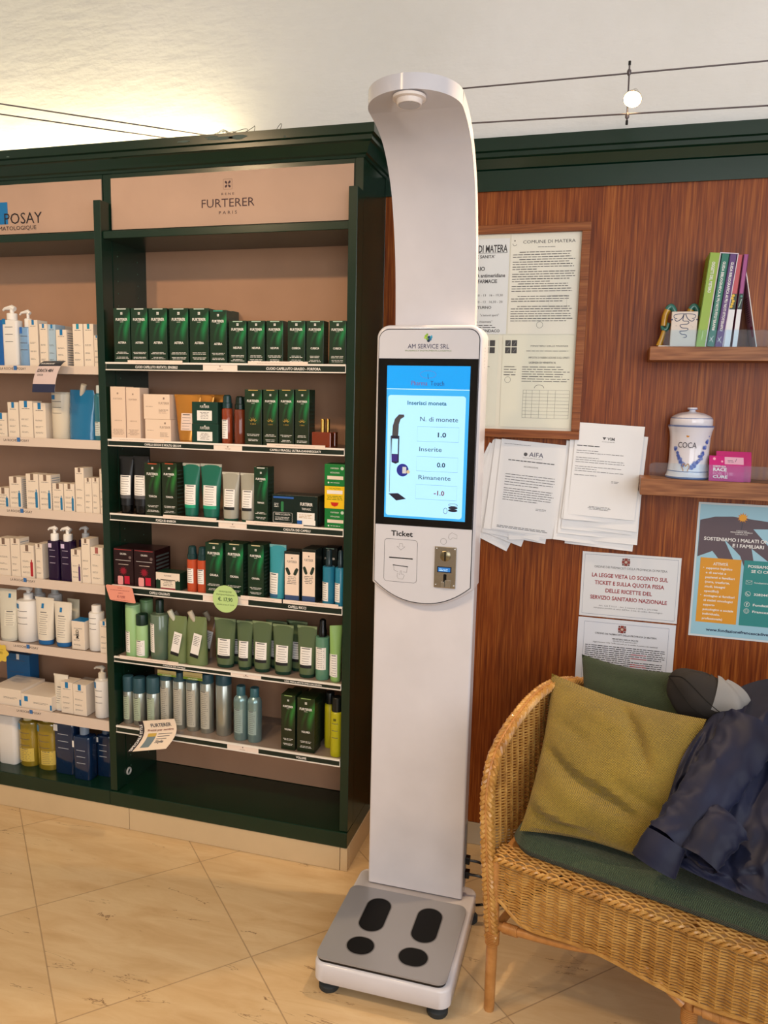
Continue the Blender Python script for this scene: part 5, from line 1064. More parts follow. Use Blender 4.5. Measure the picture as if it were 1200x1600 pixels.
# loose sheets in two pinned piles
def sheet(w, h, curl, seed, m=PAPER, content=None):
    b = MB(); rnd = random.Random(seed); k1, k2 = rnd.uniform(-1, 1), rnd.uniform(.3, 1)
    f = lambda u, v: -curl*((1-v)**2)*(.6+k1*.4*(u-.5)*2)
    def fn(u, v): return (w*(u-.5), f(u, v), -h*(1-v))
    b.grid(fn, 6, 8, m); b.grid(lambda u, v: (w*(u-.5), f(u, v)+.0003, -h*(1-v)), 6, 8, m)
    if content:
        n0 = len(b.v); content(b, w, h)
        for i in range(n0, len(b.v)):
            x, y_, z = b.v[i]; b.v[i] = (x, y_+f(x/w+.5, 1+z/h)-.0004, z)
    return b
def vim(b, w, h):
    b.text('VIM', .006, -.05, 0, .009, INKG, w=.022, bold=True); b.poly([(-.02, -.041), (-.008, -.041), (-.014, -.05)], 0, INKG); b.lines(-.02, .02, -.056, .003, 1, 0, INKG)
    b.lines(-w*.46, -w*.1, -.073, .005, 1, 0, INK, .5, .1)
    for i, z in enumerate((-.088, -.095, -.11, -.117, -.124, -.138, -.145, -.152, -.165)): b.lines(-w*.46, w*(.34 if i not in (0, 2, 6, 8) else -.1), z, .004, 1, 0, INKG, .35, .15)
    b.lines(w*.1, w*.22, -.178, .004, 2, 0, INKG); b.lines(-w*.22, w*.15, -.262, .004, 3, 0, INKG, .35, .3, True)
def aifa(b, w, h):
    b.text('AIFA', .012, -.048, 0, .015, mat('4a4a66', .6), w=.045); b.disc(-.022, -.042, .006, 0, INKG, 10); b.lines(-.03, .035, -.054, .003, 1, 0, INKG); b.lines(-w*.45, w*.0, -.014, .003, 1, 0, INKG, .4, .6)
    b.lines(-w*.36, w*.36, -.066, .005, 1, 0, INK, .5, .02); b.text('RACCOMANDAZIONE', 0, -.084, 0, .0045, INK, w=.045)
    for i in range(5): b.lines(-w*.38, w*.4, -.112-i*.0085, .0045, 1, 0, INKG, .4, .06 if i != 4 else .6)
    for i in range(6): b.lines(-w*.38, w*.4, -.158-i*.0075, .0045, 1, 0, INKG, .4, .06 if i != 5 else .6)
    b.lines(w*.15, w*.35, -.215, .004, 2, 0, INKG); b.lines(-w*.42, w*.4, -.283, .0045, 2, 0, INKG, .4, .15)
def pin(cx, cz, Y, tilt, w, h, curl, seed, nm, lab, grp=None, content=None):
    o = sheet(w, h, curl, seed, PAPER, content).build(nm); o.location = (cx, Y, cz); o.rotation_euler = (0, tilt, 0); return tag(o, lab, 'paper', grp)
q = on(954, 663); Y0 = YP-.002
for i in range(9):
    rr_ = random.Random(i); pin(q[0]-.012+rr_.uniform(-.012, .03)-(.012 if i < 4 else 0), q[1]-.012*(8-i)*.9-rr_.uniform(0, .01), Y0-.0012*i, R_(rr_.uniform(1, 5)), .21, .297, .02, i, 'paper_sheet', 'plain white sheet in the right wall pile, %s from its back' % ORD[i], 'sheets of the right wall pile')
pin(q[0]+.0, q[1]+.0, Y0-.013, R_(2.5), .205, .292, .018, 50, 'paper_sheet', 'front letter of the right wall pile, headed with three capitals', None, vim)
q = on(836, 690)
for i, (dx, dz, tl) in enumerate(((-.05, -.05, 24), (-.035, -.03, 18), (-.028, -.012, 9), (-.018, -.022, 7), (.01, -.018, -5), (-.022, -.004, 5))):
    pin(q[0]+dx, q[1]+dz, Y0-.0012*i, R_(tl), .21, .297, .016, 60+i, 'paper_sheet', 'plain white sheet in the left wall pile, %s from its back' % ORD[i], 'sheets of the left wall pile')
pin(q[0]-.002, q[1]-.001, Y0-.009, R_(4), .208, .296, .012, 80, 'paper_sheet', 'front notice of the left wall pile, headed with four blue-grey capitals', None, aifa)
# two pharmacist notices
def cross(b, cx, cz, s, y): 
    RD = mat('8c3c34', .5); b.rect(cx-s, cx+s, cz-s*.4, cz+s*.4, y, RD); b.rect(cx-s*.4, cx+s*.4, cz-s, cz+s, y-.0001, RD)
    for a in (-1, 1):
        for c in (-1, 1): b.rect(cx+a*s*.7-s*.22, cx+a*s*.7+s*.22, cz+c*s*.7-s*.22, cz+c*s*.7+s*.22, y, mat('6a4a44', .5))
    b.disc(cx, cz, s*.35, y-.0002, mat('c9b8a8', .5), 10)
BD = mat('5a6a8c', .6); RT = mat('96202c', .6)
x0, z1 = on(911, 861); x1, _ = on(1066, 872); _, z0 = on(908, 959); cx = (x0+x1)/2-.001
b = MB(); w_, h_ = .3, .212; b.box(-w_/2, w_/2, -.0008, 0, -h_, 0, mat('e2e4e8', .35)); y = -.0011
b.stroke([(-w_/2+.008, -.008), (w_/2-.008, -.008), (w_/2-.008, -h_+.008), (-w_/2+.008, -h_+.008)], .001, y, BD, True); cross(b, -.015, -.026, .0125, y)
b.text('ORDINE DEI FARMACISTI DELLA PROVINCIA DI MATERA', 0, -.05, y, .0072, INKG, w=.222)
for i, (t_, wd) in enumerate((('LA LEGGE VIETA LO SCONTO SUL', .232), ('TICKET E SULLA QUOTA FISSA', .212), ('DELLE RICETTE DEL', .142), ('SERVIZIO SANITARIO NAZIONALE', .235))): b.text(t_, -.001, -.08-i*.0245, y, .0125, RT, w=wd, bold=True)
b.text('Art. 122 T.U.L.S. - Art. 5 comma 2 DPR n. 371/1998', 0, -.176, y, .0045, INKG, w=.18); b.text('Infrazione punibile ai sensi dell\'Art. 2 lett. d) codice deontologico', 0, -.184, y, .0045, INKG, w=.21)
o = b.build('wall_notice'); o.location = (cx, YP-.001, z1); tag(o, 'landscape notice in bold red capitals with a red cross, below the right paper pile', 'notice')
x0, z1 = on(906, 963); x1, _ = on(1056, 977)
b = MB(); b.box(-w_/2, w_/2, -.0008, 0, -h_, 0, mat('dfe3ec', .35)); b.stroke([(-w_/2+.02, -.013), (w_/2-.02, -.013), (w_/2-.02, -h_+.008), (-w_/2+.02, -h_+.008)], .001, y, BD, True); cross(b, -.012, -.03, .0125, y)
b.text('ORDINE DEI FARMACISTI DELLA PROVINCIA DI MATERA', 0, -.052, y, .0055, INKG, w=.19, bold=True); b.text('MINISTERO DELLA SALUTE', 0, -.066, y, .0045, INK, w=.08, bold=True); b.text('DECRETO 22 settembre 2017', 0, -.073, y, .0045, INK, w=.075); b.text('Aggiornamento della Tariffa nazionale per la vendita al pubblico dei medicinali', 0, -.081, y, .0045, INK, w=.2)
for i in range(18):
    b.lines(-w_/2+.026, w_/2-.026, -.092-i*.0066, .0048, 1, y, INK, .5, .05 if i not in (6, 12) else .6)
    if i in (3, 5, 8, 9, 13): b.lines(.02, .07, -.092-i*.0066, .0048, 1, y-.0002, mat('b0303a', .6), .55, .1)
o = b.build('wall_notice'); o.location = (cx-.001, YP-.001, z1); tag(o, 'small-print landscape notice half hidden by the green back pillow', 'notice')
# blue poster
x0, z1 = on(1092, 784); _, z0 = on(1077, 992); w_ = .297; h_ = z1-z0; y = -.0011
b = MB(); b.box(0, w_, -.0008, 0, -h_, 0, mat('d5dde2', .35)); SK = mat('9ecbdd', .4); b.rect(.006, w_-.006, -h_+.006, -.006, y, SK); y -= .0002
BR = mat('5f5058', .5)
hand = [(.008, -.055), (.05, -.043), (.1, -.04), (.15, -.045), (.2, -.05), (.291, -.06), (.291, -.1), (.25, -.07), (.16, -.075), (.22, -.14), (.291, -.19), (.22, -.18), (.16, -.135), (.17, -.18), (.15, -.21), (.13, -.16), (.08, -.11), (.12, -.19), (.1, -.21), (.05, -.15), (.008, -.17)]
b.poly(hand, y, BR); y -= .0002
b.text('SOSTENIAMO I MALATI ONCOLOGICI', .023, -.117, y, .0105, WHT, w=.255, al='l', bold=True); b.text('E I FAMILIARI', .15, -.134, y, .0105, WHT, w=.088, bold=True)
fx, fz = .128, -.042
for i in range(12): a = 2*math.pi*i/12; b.poly([(fx+.009*math.cos(a-.25), fz+.009*math.sin(a-.25)), (fx+.009*math.cos(a+.25), fz+.009*math.sin(a+.25)), (fx+.0165*math.cos(a), fz+.0165*math.sin(a))], y, mat('e08a1c', .5))
b.disc(fx, fz, .0105, y-.0001, mat('f0a830', .5)); b.stroke([(fx, fz-.01), (fx-.001, fz-.036)], .0014, y, mat('2a3a4a', .5)); b.text('FONDAZIONE', fx, -.084, y, .003, WHT, w=.03); b.text('FRANCESCA DIVELLA', fx, -.089, y, .0035, WHT, w=.062, bold=True); b.text('ONLUS', fx, -.095, y, .0035, WHT, w=.035)
OR = mat('df9a2a', .5); TL = mat('2f8a88', .5); b.rect(.018, .135, -h_+.047, -.172, y, OR); b.rect(.143, .285, -h_+.047, -.172, y, TL); y -= .0002
b.text('ATTIVIT\u00c0', .077, -.194, y, .0085, WHT, w=.043, bold=True)
for i, t_ in enumerate(('supporto logistico', 'e di servizi a', 'pazienti e familiari', '(cure, trasferte,', 'studi, bisogni', 'specifici)', 'sostegno ai familiari', 'di malati oncologici', 'supporto', 'psicologico e sociale', 'individuale,', 'professionale)')): b.text(t_, .036, -.207-i*.0146, y, .0068, WHT, w=.0042*len(t_), al='l', bold=True)
b.disc(.029, -.203, .0013, y, WHT, 8); b.disc(.027, -.29, .0013, y, WHT, 8)
b.text('POSSIAMO FARCELA', .155, -.194, y, .0085, WHT, w=.118, al='l', bold=True); b.text('SE CI CREDI', .165, -.209, y, .0085, WHT, w=.07, al='l', bold=True)
b.stroke([(.153, -.245), (.17, -.245), (.17, -.234), (.153, -.234)], .0008, y, WHT, True); b.stroke([(.153, -.235), (.1615, -.241), (.17, -.235)], .0008, y, WHT); b.text('fondazione@', .176, -.242, y, .005, WHT, w=.05, al='l')
for zc, t_ in ((-.276, '3282447'), (-.309, 'Fondazione'), (-.33, 'Francesca')):
    b.stroke([(.161+.0075*math.cos(a*.524), zc+.0075*math.sin(a*.524)) for a in range(12)], .0009, y, WHT, True); b.text(t_, .178, zc-.004, y, .007, WHT, w=.0065*len(t_), al='l', bold=True)
b.stroke([(.157, -.272), (.159, -.278), (.165, -.28)], .0016, y, WHT); b.text('f', .161, -.3135, y, .009, WHT, bold=True); b.stroke(rrect(.1575, .1645, -.3335, -.3265, .001, 2), .0007, y, WHT, True)
b.text('www.fondazionefrancescadivella.org', .05, -h_+.02, y, .009, mat('1a2a4a', .5), w=.215, al='l', bold=True)
o = b.build('wall_poster'); o.location = (x0, YP-.001, z1); tag(o, 'blue charity poster with open hand, orange and teal boxes, right of the red notice', 'poster')

# ================================================================== wall shelves and what stands on them
SY = 2.42
def wshelf(z0, z1, lab, gz):
    r = empty('wall_shelf', (.1125, SY, z0)); tag(r, lab, 'shelf', 'walnut wall shelves'); b = MB(); b.box(0, 1.3, 0, YW-.0125-SY, 0, z1-z0, SHELFWOOD, .001); b.build('board', r)
    b = MB(); g0 = gz; pts = rrect(g0, 1.3, 0, .047, .012, 4); b.prism([(x, max(z, -.004)) for x, z in pts], .006, .0085, CLEAR); o = b.build('acrylic_guard', r); o.location = (0, 0, z1-z0+.0003); return z1
zu = wshelf(1.679, 1.718, 'upper walnut wall shelf carrying the books', .036); zl = wshelf(1.284, 1.334, 'lower walnut wall shelf carrying the white pharmacy jar', .022)
SYB = SY+.012
# books: local x width, lean to the right
def book(wd, h, d, cols, px, lean, lab, fn=None, grp='books on the upper wall shelf', nm='book'):
    r = empty(nm); q = aty(px, 541, SYB); b = MB(); lm = cols
    b.box(0, wd, 0, .0012, 0, h, lm, .0004); b.box(0, .0015, 0, d, 0, h, lm); b.box(wd-.0015, wd, 0, d, 0, h, lm); b.build('cover', r)
    p = MB(); p.box(.0016, wd-.0016, .0015, d-.003, .002, h-.002, mat('e6e2d8', .8)); p.build('pages', r)
    if fn: t_ = MB(); fn(t_, wd, h); t_.build('spine_print', r)
    r.location = (q.x, SYB, zu+.0004); r.rotation_euler = (0, lean, 0); tag(r, lab, 'book', grp); return r
def vt(t_, b, x, z, h, w, m=WHT): b.text(t_, x, z, -.0005, h, m, w=w, al='l', rot=-math.pi/2, bold=True)
book(.0285, .262, .1, mat('8fae2e', .35), 1086.5, R_(4.2), 'lime green book, first from the left on the upper wall shelf', lambda b, w, h: (vt('OGGETTI DEL MISTERO', b, .01, h-.025, .008, .085), b.rect(.013, .0145, .02, .045, -.0005, mat('d8e8a0', .5))))
bw = .0195
def slip(wd, h):
    r = empty('slipcase'); b = MB(); WC = mat('d9c9d6', .4)
    b.box(-.003, -.0006, 0, .1, 0, h, WC); b.box(wd+.0006, wd+.003, 0, .1, 0, h, WC); b.box(-.003, wd+.003, 0, .1, h, h+.0025, WC); b.build('shell', r); return r
q = aty(1103, 541, SYB); o = slip(.0425, .2585); o.location = (q.x, SYB-.0005, zu+.0008); o.rotation_euler = (0, R_(4.6), 0); tag(o, 'pale card slipcase holding a teal and a purple volume', 'slipcase')
for i, (c, nn) in enumerate((('17705c', 'teal'), ('5a2f72', 'purple'))):
    def fnn(b, w, h, i=i): vt('GUIDA BIBLIOGRAFICA AI PIU NOTI FITOTERAPICI' if i == 0 else 'GUIDA BIBLIOGRAFICA AI PIU NOTI FITOTERAPICI', b, .0065, h-.022, .0072, .19); vt('1' if i == 0 else '2', b, .0065, .05, .007, .004); b.stroke([(.005, .014), (.01, .022), (.014, .03)], .0012, -.0006, WHT); b.stroke([(.005, .026), (.01, .02), (.015, .012)], .0012, -.0006, WHT)
    o = book(.0205, .257, .095, mat(c, .4), 1103.8+i*0, R_(4.6), nn+' volume in the pale slipcase on the upper wall shelf', fnn)
    dx = (.0006+.0213*i); o.location.x += dx*math.cos(R_(4.6)); o.location.z += -dx*math.sin(R_(4.6))+.0017
for (px, c, top, lab) in ((1130.5, 'b8414a', .0, 'coral red book with flower band, right of the slipcase'), (1144, '9c3a80', .0, 'magenta and white book next to the leaning brochure')):
    def fnb(b, w, h, c=c): 
        b.rect(0.0003, w-.0003, 0.0, h*.41, -.0004, mat('e2e2e6', .35)); b.rect(.0003, w-.0003, h*.41, h*.58, -.0004, mat('2a3a24' if c[0] == 'b' else '14241f', .4))
        if c[0] == 'b':
            for k_ in range(5): b.disc(w*(.3+.1*(k_ % 3)), h*(.44+.03*k_), .004, -.0006, mat('e0b83a', .5), 9)
        else: b.disc(w*.6, h*.55, .003, -.0006, mat('5a9a8a', .5), 9); b.stroke([(w*.3, h*.43), (w*.7, h*.52)], .002, -.0006, mat('a8c4b8', .5))
    o = book(.0165 if c[0] == 'b' else .0125, .254, .09, mat(c, .35), px, R_(3.2 if c[0] == 'b' else 2.3), lab, fnb)
# leaning brochure
q = aty(1181, 541, SYB+.03); b = MB(); b.M = Matrix.Rotation(R_(-12), 4, 'Y'); b.box(-.002, 0, 0, .1, 0, .213, WHT); b.M = b.M @ Matrix.Rotation(R_(-90), 4, 'Z')
b.rect(-.098, -.002, .001, .212, -.0026, mat('d9d2cc', .5)) ; b.lines(-.07, -.02, .14, .006, 12, -.003, INKG, .3); b.rect(-.04, -.012, .03, .06, -.003, mat('b8407a', .5))
o = b.build('brochure'); o.location = (q.x, SYB+.012, zu+.0015); tag(o, 'pale brochure leaning left against the magenta book', 'brochure')
# ceramic piece with serpent panel
q = aty(1046, 541, SYB+.004); q2 = aty(1087, 541, SYB+.004); w_ = q2.x-q.x; h_ = .1; r = empty('ceramic_holder', (q.x, SYB+.004, zu+.0003)); tag(r, 'ceramic holder with dark blue serpent on its front, left of the books', 'ceramic')
b = MB(); b.box(0, w_, 0, .012, 0, h_, mat('cfc0b2', .25), .002); NB = mat('1c1f4a', .3); cx = w_*.5; y = -.0004
b.stroke(catmull([(cx-.002, h_*.92), (cx-.004, h_*.74), (cx+.01, h_*.72), (cx+.01, h_*.65), (cx-.01, h_*.62), (cx-.006, h_*.54), (cx+.01, h_*.52), (cx+.008, h_*.46), (cx-.01, h_*.44), (cx-.006, h_*.36), (cx+.006, h_*.34), (cx+.008, h_*.28), (cx, h_*.26)], 5), .0022, y, NB)
for s in (-1, 1):
    b.stroke(catmull([(cx, h_*.93), (cx+s*.012, h_*.93), (cx+s*.028, h_*.9), (cx+s*.028, h_*.82), (cx+s*.02, h_*.8)], 5), .0018, y, NB); b.stroke(catmull([(cx+s*.002, h_*.93), (cx+s*.008, h_*.8), (cx+s*.02, h_*.72), (cx+s*.027, h_*.78)], 5), .0022, y, NB); b.disc(cx+s*.034, h_*.77, .0025, y, NB, 8)
    for k_ in range(6): b.disc(cx+s*(.018+.006*random.random()), h_*(.55 if k_ < 3 else .27)+.008*random.random(), .0006, y, NB, 6)
b.box(-.03, w_, .02, .05, 0, .006, mat('cfc6ba', .25), .002); b.build('panel', r)
YG = mat('b98a22', .2, coat=.5); TGc = mat('2f6f64', .18, coat=.5)
for dx, nm in ((-.022, 0), (w_-.03, 1)):
    b = MB(); b.tube(catmull([(dx-.006, .03, .004), (dx+.002, .03, .03), (dx+.006, .03, .05)], 5), [.009-.0003*i for i in range(11)], YG, 10)
    b.tube(catmull([(dx-.002, .03, .068), (dx+.002, .03, .055), (dx+.012, .03, .052), (dx+.018, .03, .07)], 5), [.003+.0006*i for i in range(8)]+[.007]*8, TGc, 10)
    b.tube(catmull([(dx+.004, .03, .062), (dx+.006, .03, .09), (dx+.012, .03, .108)], 5), .009, YG, 10); b.tube(catmull([(dx+.01, .03, .108), (dx+.02, .03, .118), (dx+.03, .03, .105), (dx+.03, .03, .09)], 5), .0085, TGc, 10); b.build('handle', r)
# jar
q0, q1 = aty(1041, 740, SY+.06), aty(1109, 742, SY+.06); jr = (q1.x-q0.x)/2; jc = ((q0.x+q1.x)/2, SY+.008+jr*1.1); JT = aty(1082, 637, jc[1]).z; hj = JT-zl
r = empty('pharmacy_jar', (jc[0], jc[1], zl+.0004)); tag(r, 'white ceramic pharmacy jar with blue flower garland on the lower wall shelf', 'jar')
CW = mat('dedbe4', .12, coat=.5); CBl = mat('6a7ba8', .2, coat=.4)
def jl(b, pts, m, n=40): b.lathe([(rr_*jr, z*hj) for rr_, z in pts], m, n=n)
b = MB(); jl(b, [(1.0, 0), (1.04, .01), (1.04, .03)], CBl); jl(b, [(1.04, .0301), (.98, .06), (.96, .1)], CW); jl(b, [(.962, .1), (.962, .112)], CBl); jl(b, [(.96, .112), (.935, .14), (.92, .25), (.92, .45), (.94, .58), (.98, .66), (1.06, .73)], CW); jl(b, [(1.065, .73), (1.075, .745), (1.05, .752)], CBl); b.build('body', r)
b = MB(); jl(b, [(.98, .753), (.99, .76), (.985, .83), (.97, .845)], CW); jl(b, [(.972, .845), (.965, .856)], CBl); jl(b, [(.96, .856), (.85, .885), (.55, .925), (.2, .94), (.17, .945)], CW); b.build('lid', r)
b = MB(); jl(b, [(.17, .945), (.14, .955), (.16, .965), (.24, .972)], CW, 24); jl(b, [(.245, .972), (.25, .98)], CBl, 24); jl(b, [(.245, .98), (.23, .99), (.22, 1.0)], CW, 24); b.build('lid_knob', r)
b = MB(); jo = MB()
def wrap(b2):
    for i, (x, y_, z) in enumerate(b2.v):
        R2 = .93*jr; a = x/R2; b2.v[i] = (math.sin(a)*(R2+.0012-y_), -math.cos(a)*(R2+.0012-y_), z)
IKJ = mat('2a2238', .3); b.text('COCA', -.012, hj*.44, 0, .017, IKJ, w=.052)
FB = mat('4a5fae', .3); OG = mat('c98a3c', .3); LGn = mat('6f8a6a', .3)
for i in range(16):
    t_ = i/15; a = -.075+.165*t_; x = -.01+a*.5*1.0; 
    gx = (-.045+.1*t_); gz = hj*(.17+1.35*(t_-.42)**2*1.0)
    for k_ in range(4):
        if abs(t_-.36) > .06: b.disc(gx+random.uniform(-.004, .004), gz+random.uniform(-.004, .006), .0048, -.0001*k_, FB if k_ % 2 else mat('7a8cc8', .3), 7)
for s in (-1, 1): b.stroke(catmull([(-.012, hj*.18), (-.012+s*.006, hj*.22), (-.012+s*.01, hj*.17), (-.012+s*.006, hj*.13), (-.012+s*.009, hj*.1)], 4), .0022, -.0004, OG); b.poly([(-.012+s*.004, hj*.6), (-.012+s*.016, hj*.66), (-.012+s*.026, hj*.655), (-.012+s*.012, hj*.605)], 0, LGn)
b.disc(-.012, hj*.62, .005, -.0003, OG, 10, .007); wrap(b); b.build('painted_decoration', r)
# pink leaflets
for i, (dx, ti, lab) in enumerate(((0, 0, 'bright pink charity run leaflet leaning on the lower wall shelf guard'), (.02, .02, 'second pink leaflet standing just behind the front one'))):
    x0 = aty(1106, 755, SY+.02).x+dx; w_ = .095; h_ = .072 if i == 0 else .085; b = MB(); PK2 = mat('c01c78' if i == 0 else 'b8246f', .4)
    fn = lambda u, v, e=0: (w_*u, .0+.028*v*v+.012*i-e, h_*v)
    b.grid(lambda u, v: fn(u, v), 6, 8, PK2); b.grid(lambda u, v: fn(u, v, -.0006), 6, 8, PK2)
    n0 = len(b.v)
    if i == 0:
        b.text('ISCRIVITI ALLA', .011, h_*.56, 0, .0045, WHT, w=.034, al='l', bold=True); b.text('RACE', .011, h_*.4, 0, .0095, WHT, w=.037, al='l', bold=True); b.text('FOR THE', .011, h_*.25, 0, .008, mat('e79ac4', .5), w=.054, al='l'); b.text('CURE', .011, h_*.12, 0, .008, WHT, w=.04, al='l', bold=True); b.rect(.042, w_-.002, h_*.68, h_*.96, 0, mat('d9a8c0', .5)); b.lines(.05, .068, h_*.82, .004, 2, -.0002, INKG); b.stroke([(.071, h_*.78), (.074, h_*.9)], .0012, -.0002, INKG)
        b.disc(.014, h_*.88, .004, 0, mat('e6a0c0', .4), 12); b.disc(.035, h_*.78, .003, 0, mat('e6a0c0', .4), 12)
        for j in range(n0, len(b.v)): x, y_, z = b.v[j]; v = z/h_; b.v[j] = (x, y_+.028*v*v-.0006, z)
    o = b.build('leaflet'); o.location = (x0, SY+.012, zl+.0006); tag(o, lab, 'leaflet')

# ================================================================== wicker bench
AN = R_(-17.3); L0 = Vector((-.2, 1.803, 0)); BA = Vector((math.cos(AN), math.sin(AN), 0)); BB = Vector((-math.sin(AN), math.cos(AN), 0))
bench = empty('wicker_bench', L0, AN); tag(bench, 'honey-coloured wicker bench with braided arms and green seat cushion', 'bench')
LEN, DEP = 1.12, .64
def armz(s): return s
# plan path of the arm/back top edge (x along, y depth, z)
edge = catmull([(.002, 0, .2), (-.006, -.004, .31), (-.016, -.006, .43), (-.025, -.004, .56), (-.026, .004, .612), (-.026, .02, .655), (-.026, .06, .692), (-.026, .15, .726), (-.026, .29, .748), (-.024, .42, .742), (-.012, .54, .718), (.035, .62, .697), (.12, .655, .695), (.3, .665, .695), (.6, .67, .7), (.9, .665, .7), (LEN-.1, .65, .7), (LEN-.01, .6, .715), (LEN+.035, .5, .745), (LEN+.044, .3, .76), (LEN+.044, .1, .72), (LEN+.044, .02, .668), (LEN+.043, -.004, .56), (LEN+.034, -.006, .43), (LEN, 0, .2)], 6)
# braid: three strands winding round the edge
b = MB(); E2_ = []
for i in range(len(edge)-1):
    n_ = max(1, int((edge[i+1]-edge[i]).length/.006))
    for j in range(n_): E2_.append(edge[i].lerp(edge[i+1], j/n_))
E2_.append(edge[-1])
for sidx in range(6):
    pts = []; acc = 0
    for i, p in enumerate(E2_):
        if i: acc += (p-E2_[i-1]).length
        t_ = (E2_[min(i+1, len(E2_)-1)]-E2_[max(i-1, 0)]).normalized(); up = Vector((0, -1, 0)) if abs(t_.z) > .6 else Vector((0, 0, 1)); s1 = t_.cross(up).normalized(); s2 = t_.cross(s1)
        ph_ = acc*2*math.pi/.075+sidx*math.pi/3; pts.append(p+s1*.0135*math.sin(ph_)+s2*.008*math.sin(2*ph_)*(1)+s2*.001)
    b.tube(pts, .006, RAT, 6)
b.tube(E2_[::2], .009, RATD, 8); b.build('braided_edge', bench)
# woven shell: stakes hang from the edge down to the seat rail
def shell_pt(s, v):   # s index along the inner edge (0..1), v 0 bottom (z=.40) .. 1 top
    k = 3.0+(len(edge)-1-6)*s*1.0; i = int(k); f = k-i; i = min(i, len(edge)-2); p = edge[i].lerp(edge[i+1], f)
    return p
i0 = 12; i1 = len(edge)-13; inner = edge[i0:i1]
arc = [0]
for i in range(1, len(inner)): arc.append(arc[-1]+math.hypot(inner[i].x-inner[i-1].x, inner[i].y-inner[i-1].y)+.15*abs(inner[i].z-inner[i-1].z))
def at_arc(a):
    for i in range(1, len(arc)):
        if arc[i] >= a: f = (a-arc[i-1])/max(1e-9, arc[i]-arc[i-1]); return inner[i-1].lerp(inner[i], f)
    return inner[-1]
TA = arc[-1]; NS = 66
def shellp(a, z):
    p = at_arc(a); f = max(0, min(1, (p.z-z)/.35)); cx = LEN/2; # flares out towards the top
    q = Vector((p.x, p.y, z)); inx = .018*f if p.x < .1 else (-.018*f if p.x > LEN-.1 else 0); iny = -.02*f if p.y > .5 else 0
    return Vector((p.x+inx+.002, p.y+iny, z))
b = MB()
for k_ in range(NS+1):
    a = TA*k_/NS; p = at_arc(a); b.tube([shellp(a, .40), shellp(a, (.40+p.z)/2), shellp(a, p.z)], .0026, RAT, 6)
z = .402
while z < .765:
    run = []
    def flush(run):
        if len(run) > 3: b.tube(run, .0026, RAT, 5)
    NP = NS*4; par = int(round((z-.402)/.0078))
    for j in range(NP+1):
        a = TA*j/NP; p = at_arc(a)
        zz = z if z < .62 else z
        if zz > p.z-.004: flush(run); run = []; continue
        c = shellp(a, zz); c2 = shellp(min(TA, a+.01), zz); t_ = c2-c
        if t_.length < 1e-6: t_ = Vector((1, 0, 0))
        t_.normalize(); nr = Vector((-t_.y, t_.x, 0)); ph_ = 2*math.pi*j/4; run.append(c+nr*(.0036*math.cos(ph_)+.0008*math.cos(ph_/2+par*math.pi))+Vector((0, 0, .0011*math.cos(ph_))))
    flush(run); z += .0078
b.build('woven_back', bench)
# front apron with curved lower edge
b = MB(); NA = 34
def lowz(x):
    x = x/LEN*1.0; s = min(x, .475/LEN if False else x); 
    xx = x*LEN; d = min(abs(xx-0), 9); 
    return .272+.062*math.exp(-(xx/.06)**2)+.012*math.cos((xx-.24)/.24*math.pi)
for k_ in range(NA+1):
    x = .012+(LEN-.024)*k_/NA; b.tube([(x, 0, lowz(x)), (x, 0, .425)], .0026, RAT, 6)
z = .268
while z < .424:
    run = []; par = int(round((z-.268)/.0072))
    for j in range(NA*4+1):
        x = .012+(LEN-.024)*j/(NA*4)
        if z < lowz(x): 
            if len(run) > 3: b.tube(run, .0024, RAT, 5)
            run = []; continue
        run.append((x, -.0036*math.cos(math.pi*j/2)-.0008*math.cos(math.pi*j/4+par*math.pi), z+.0011*math.cos(math.pi*j/2)))
    if len(run) > 3: b.tube(run, .0024, RAT, 5)
    z += .0072
xs = [.0+(LEN)*i/60 for i in range(61)]; b.tube([(x, 0, lowz(x)-.003) for x in xs], .005, RAT, 6)
b.build('woven_apron', bench)
# seat ledge weave + rolled rim
b = MB()
for j in range(8):
    yy_ = -.004+j*.0075; b.tube([(.0+LEN*i/120, yy_, .428+.003*math.cos(math.pi*i/1.5+j*math.pi)+.004*min(j, 2)) for i in range(121)], .003, RAT, 5)
for i in range(2): b.tube([(.0+LEN*t_/200, -.006+.004*math.sin(t_*1.1+i*3.14), .424+.005*math.cos(t_*1.1+i*3.14)) for t_ in range(201)], .0042, RAT, 6)
b.box(.01, LEN-.01, .05, .6, .41, .436, RATD); b.build('seat_deck', bench)
for (x, y_) in ((.002, .004), (.474, .026), (LEN, .004), (.02, .6), (LEN-.02, .6)):
    b = MB(); b.lathe([(.0125, .0), (.0135, .004), (.0145, .2), (.0145, .42)], RATD, x, y_, 16)
    for z in [.188+.0045*i for i in range(8)]: b.lathe([(.0155, z), (.0185, z+.0015), (.0185, z+.003), (.0155, z+.0044)], RATD, x, y_, 16)
    b.build('leg', bench)
def wrappole(pts, r, w0, w1):
    b = MB(); P = catmull(pts, 8); b.tube(P, r, RATD, 10); n = len(P)
    for i in range(n-1):
        if w0 <= i/(n-1) <= w1:
            for j in range(4): p = P[i].lerp(P[i+1], j/4); t_ = (P[i+1]-P[i]).normalized(); b.tube([p-t_*.0012, p+t_*.0012], r+.003, RATD, 10)
    b.build('stretcher', bench)
wrappole([(.01, .012, .235), (.08, .012, .242), (.2, .012, .262), (.3, .012, .29)], .0105, .12, .28)
wrappole([(.462, .012, .235), (.42, .012, .262), (.36, .012, .3)], .0105, 2, 3); wrappole([(.486, .012, .235), (.56, .012, .242), (.7, .012, .262), (.8, .012, .29)], .0105, .1, .26)
wrappole([(.012, .02, .235), (.02, .3, .235), (.02, .59, .235)], .0105, 2, 3)
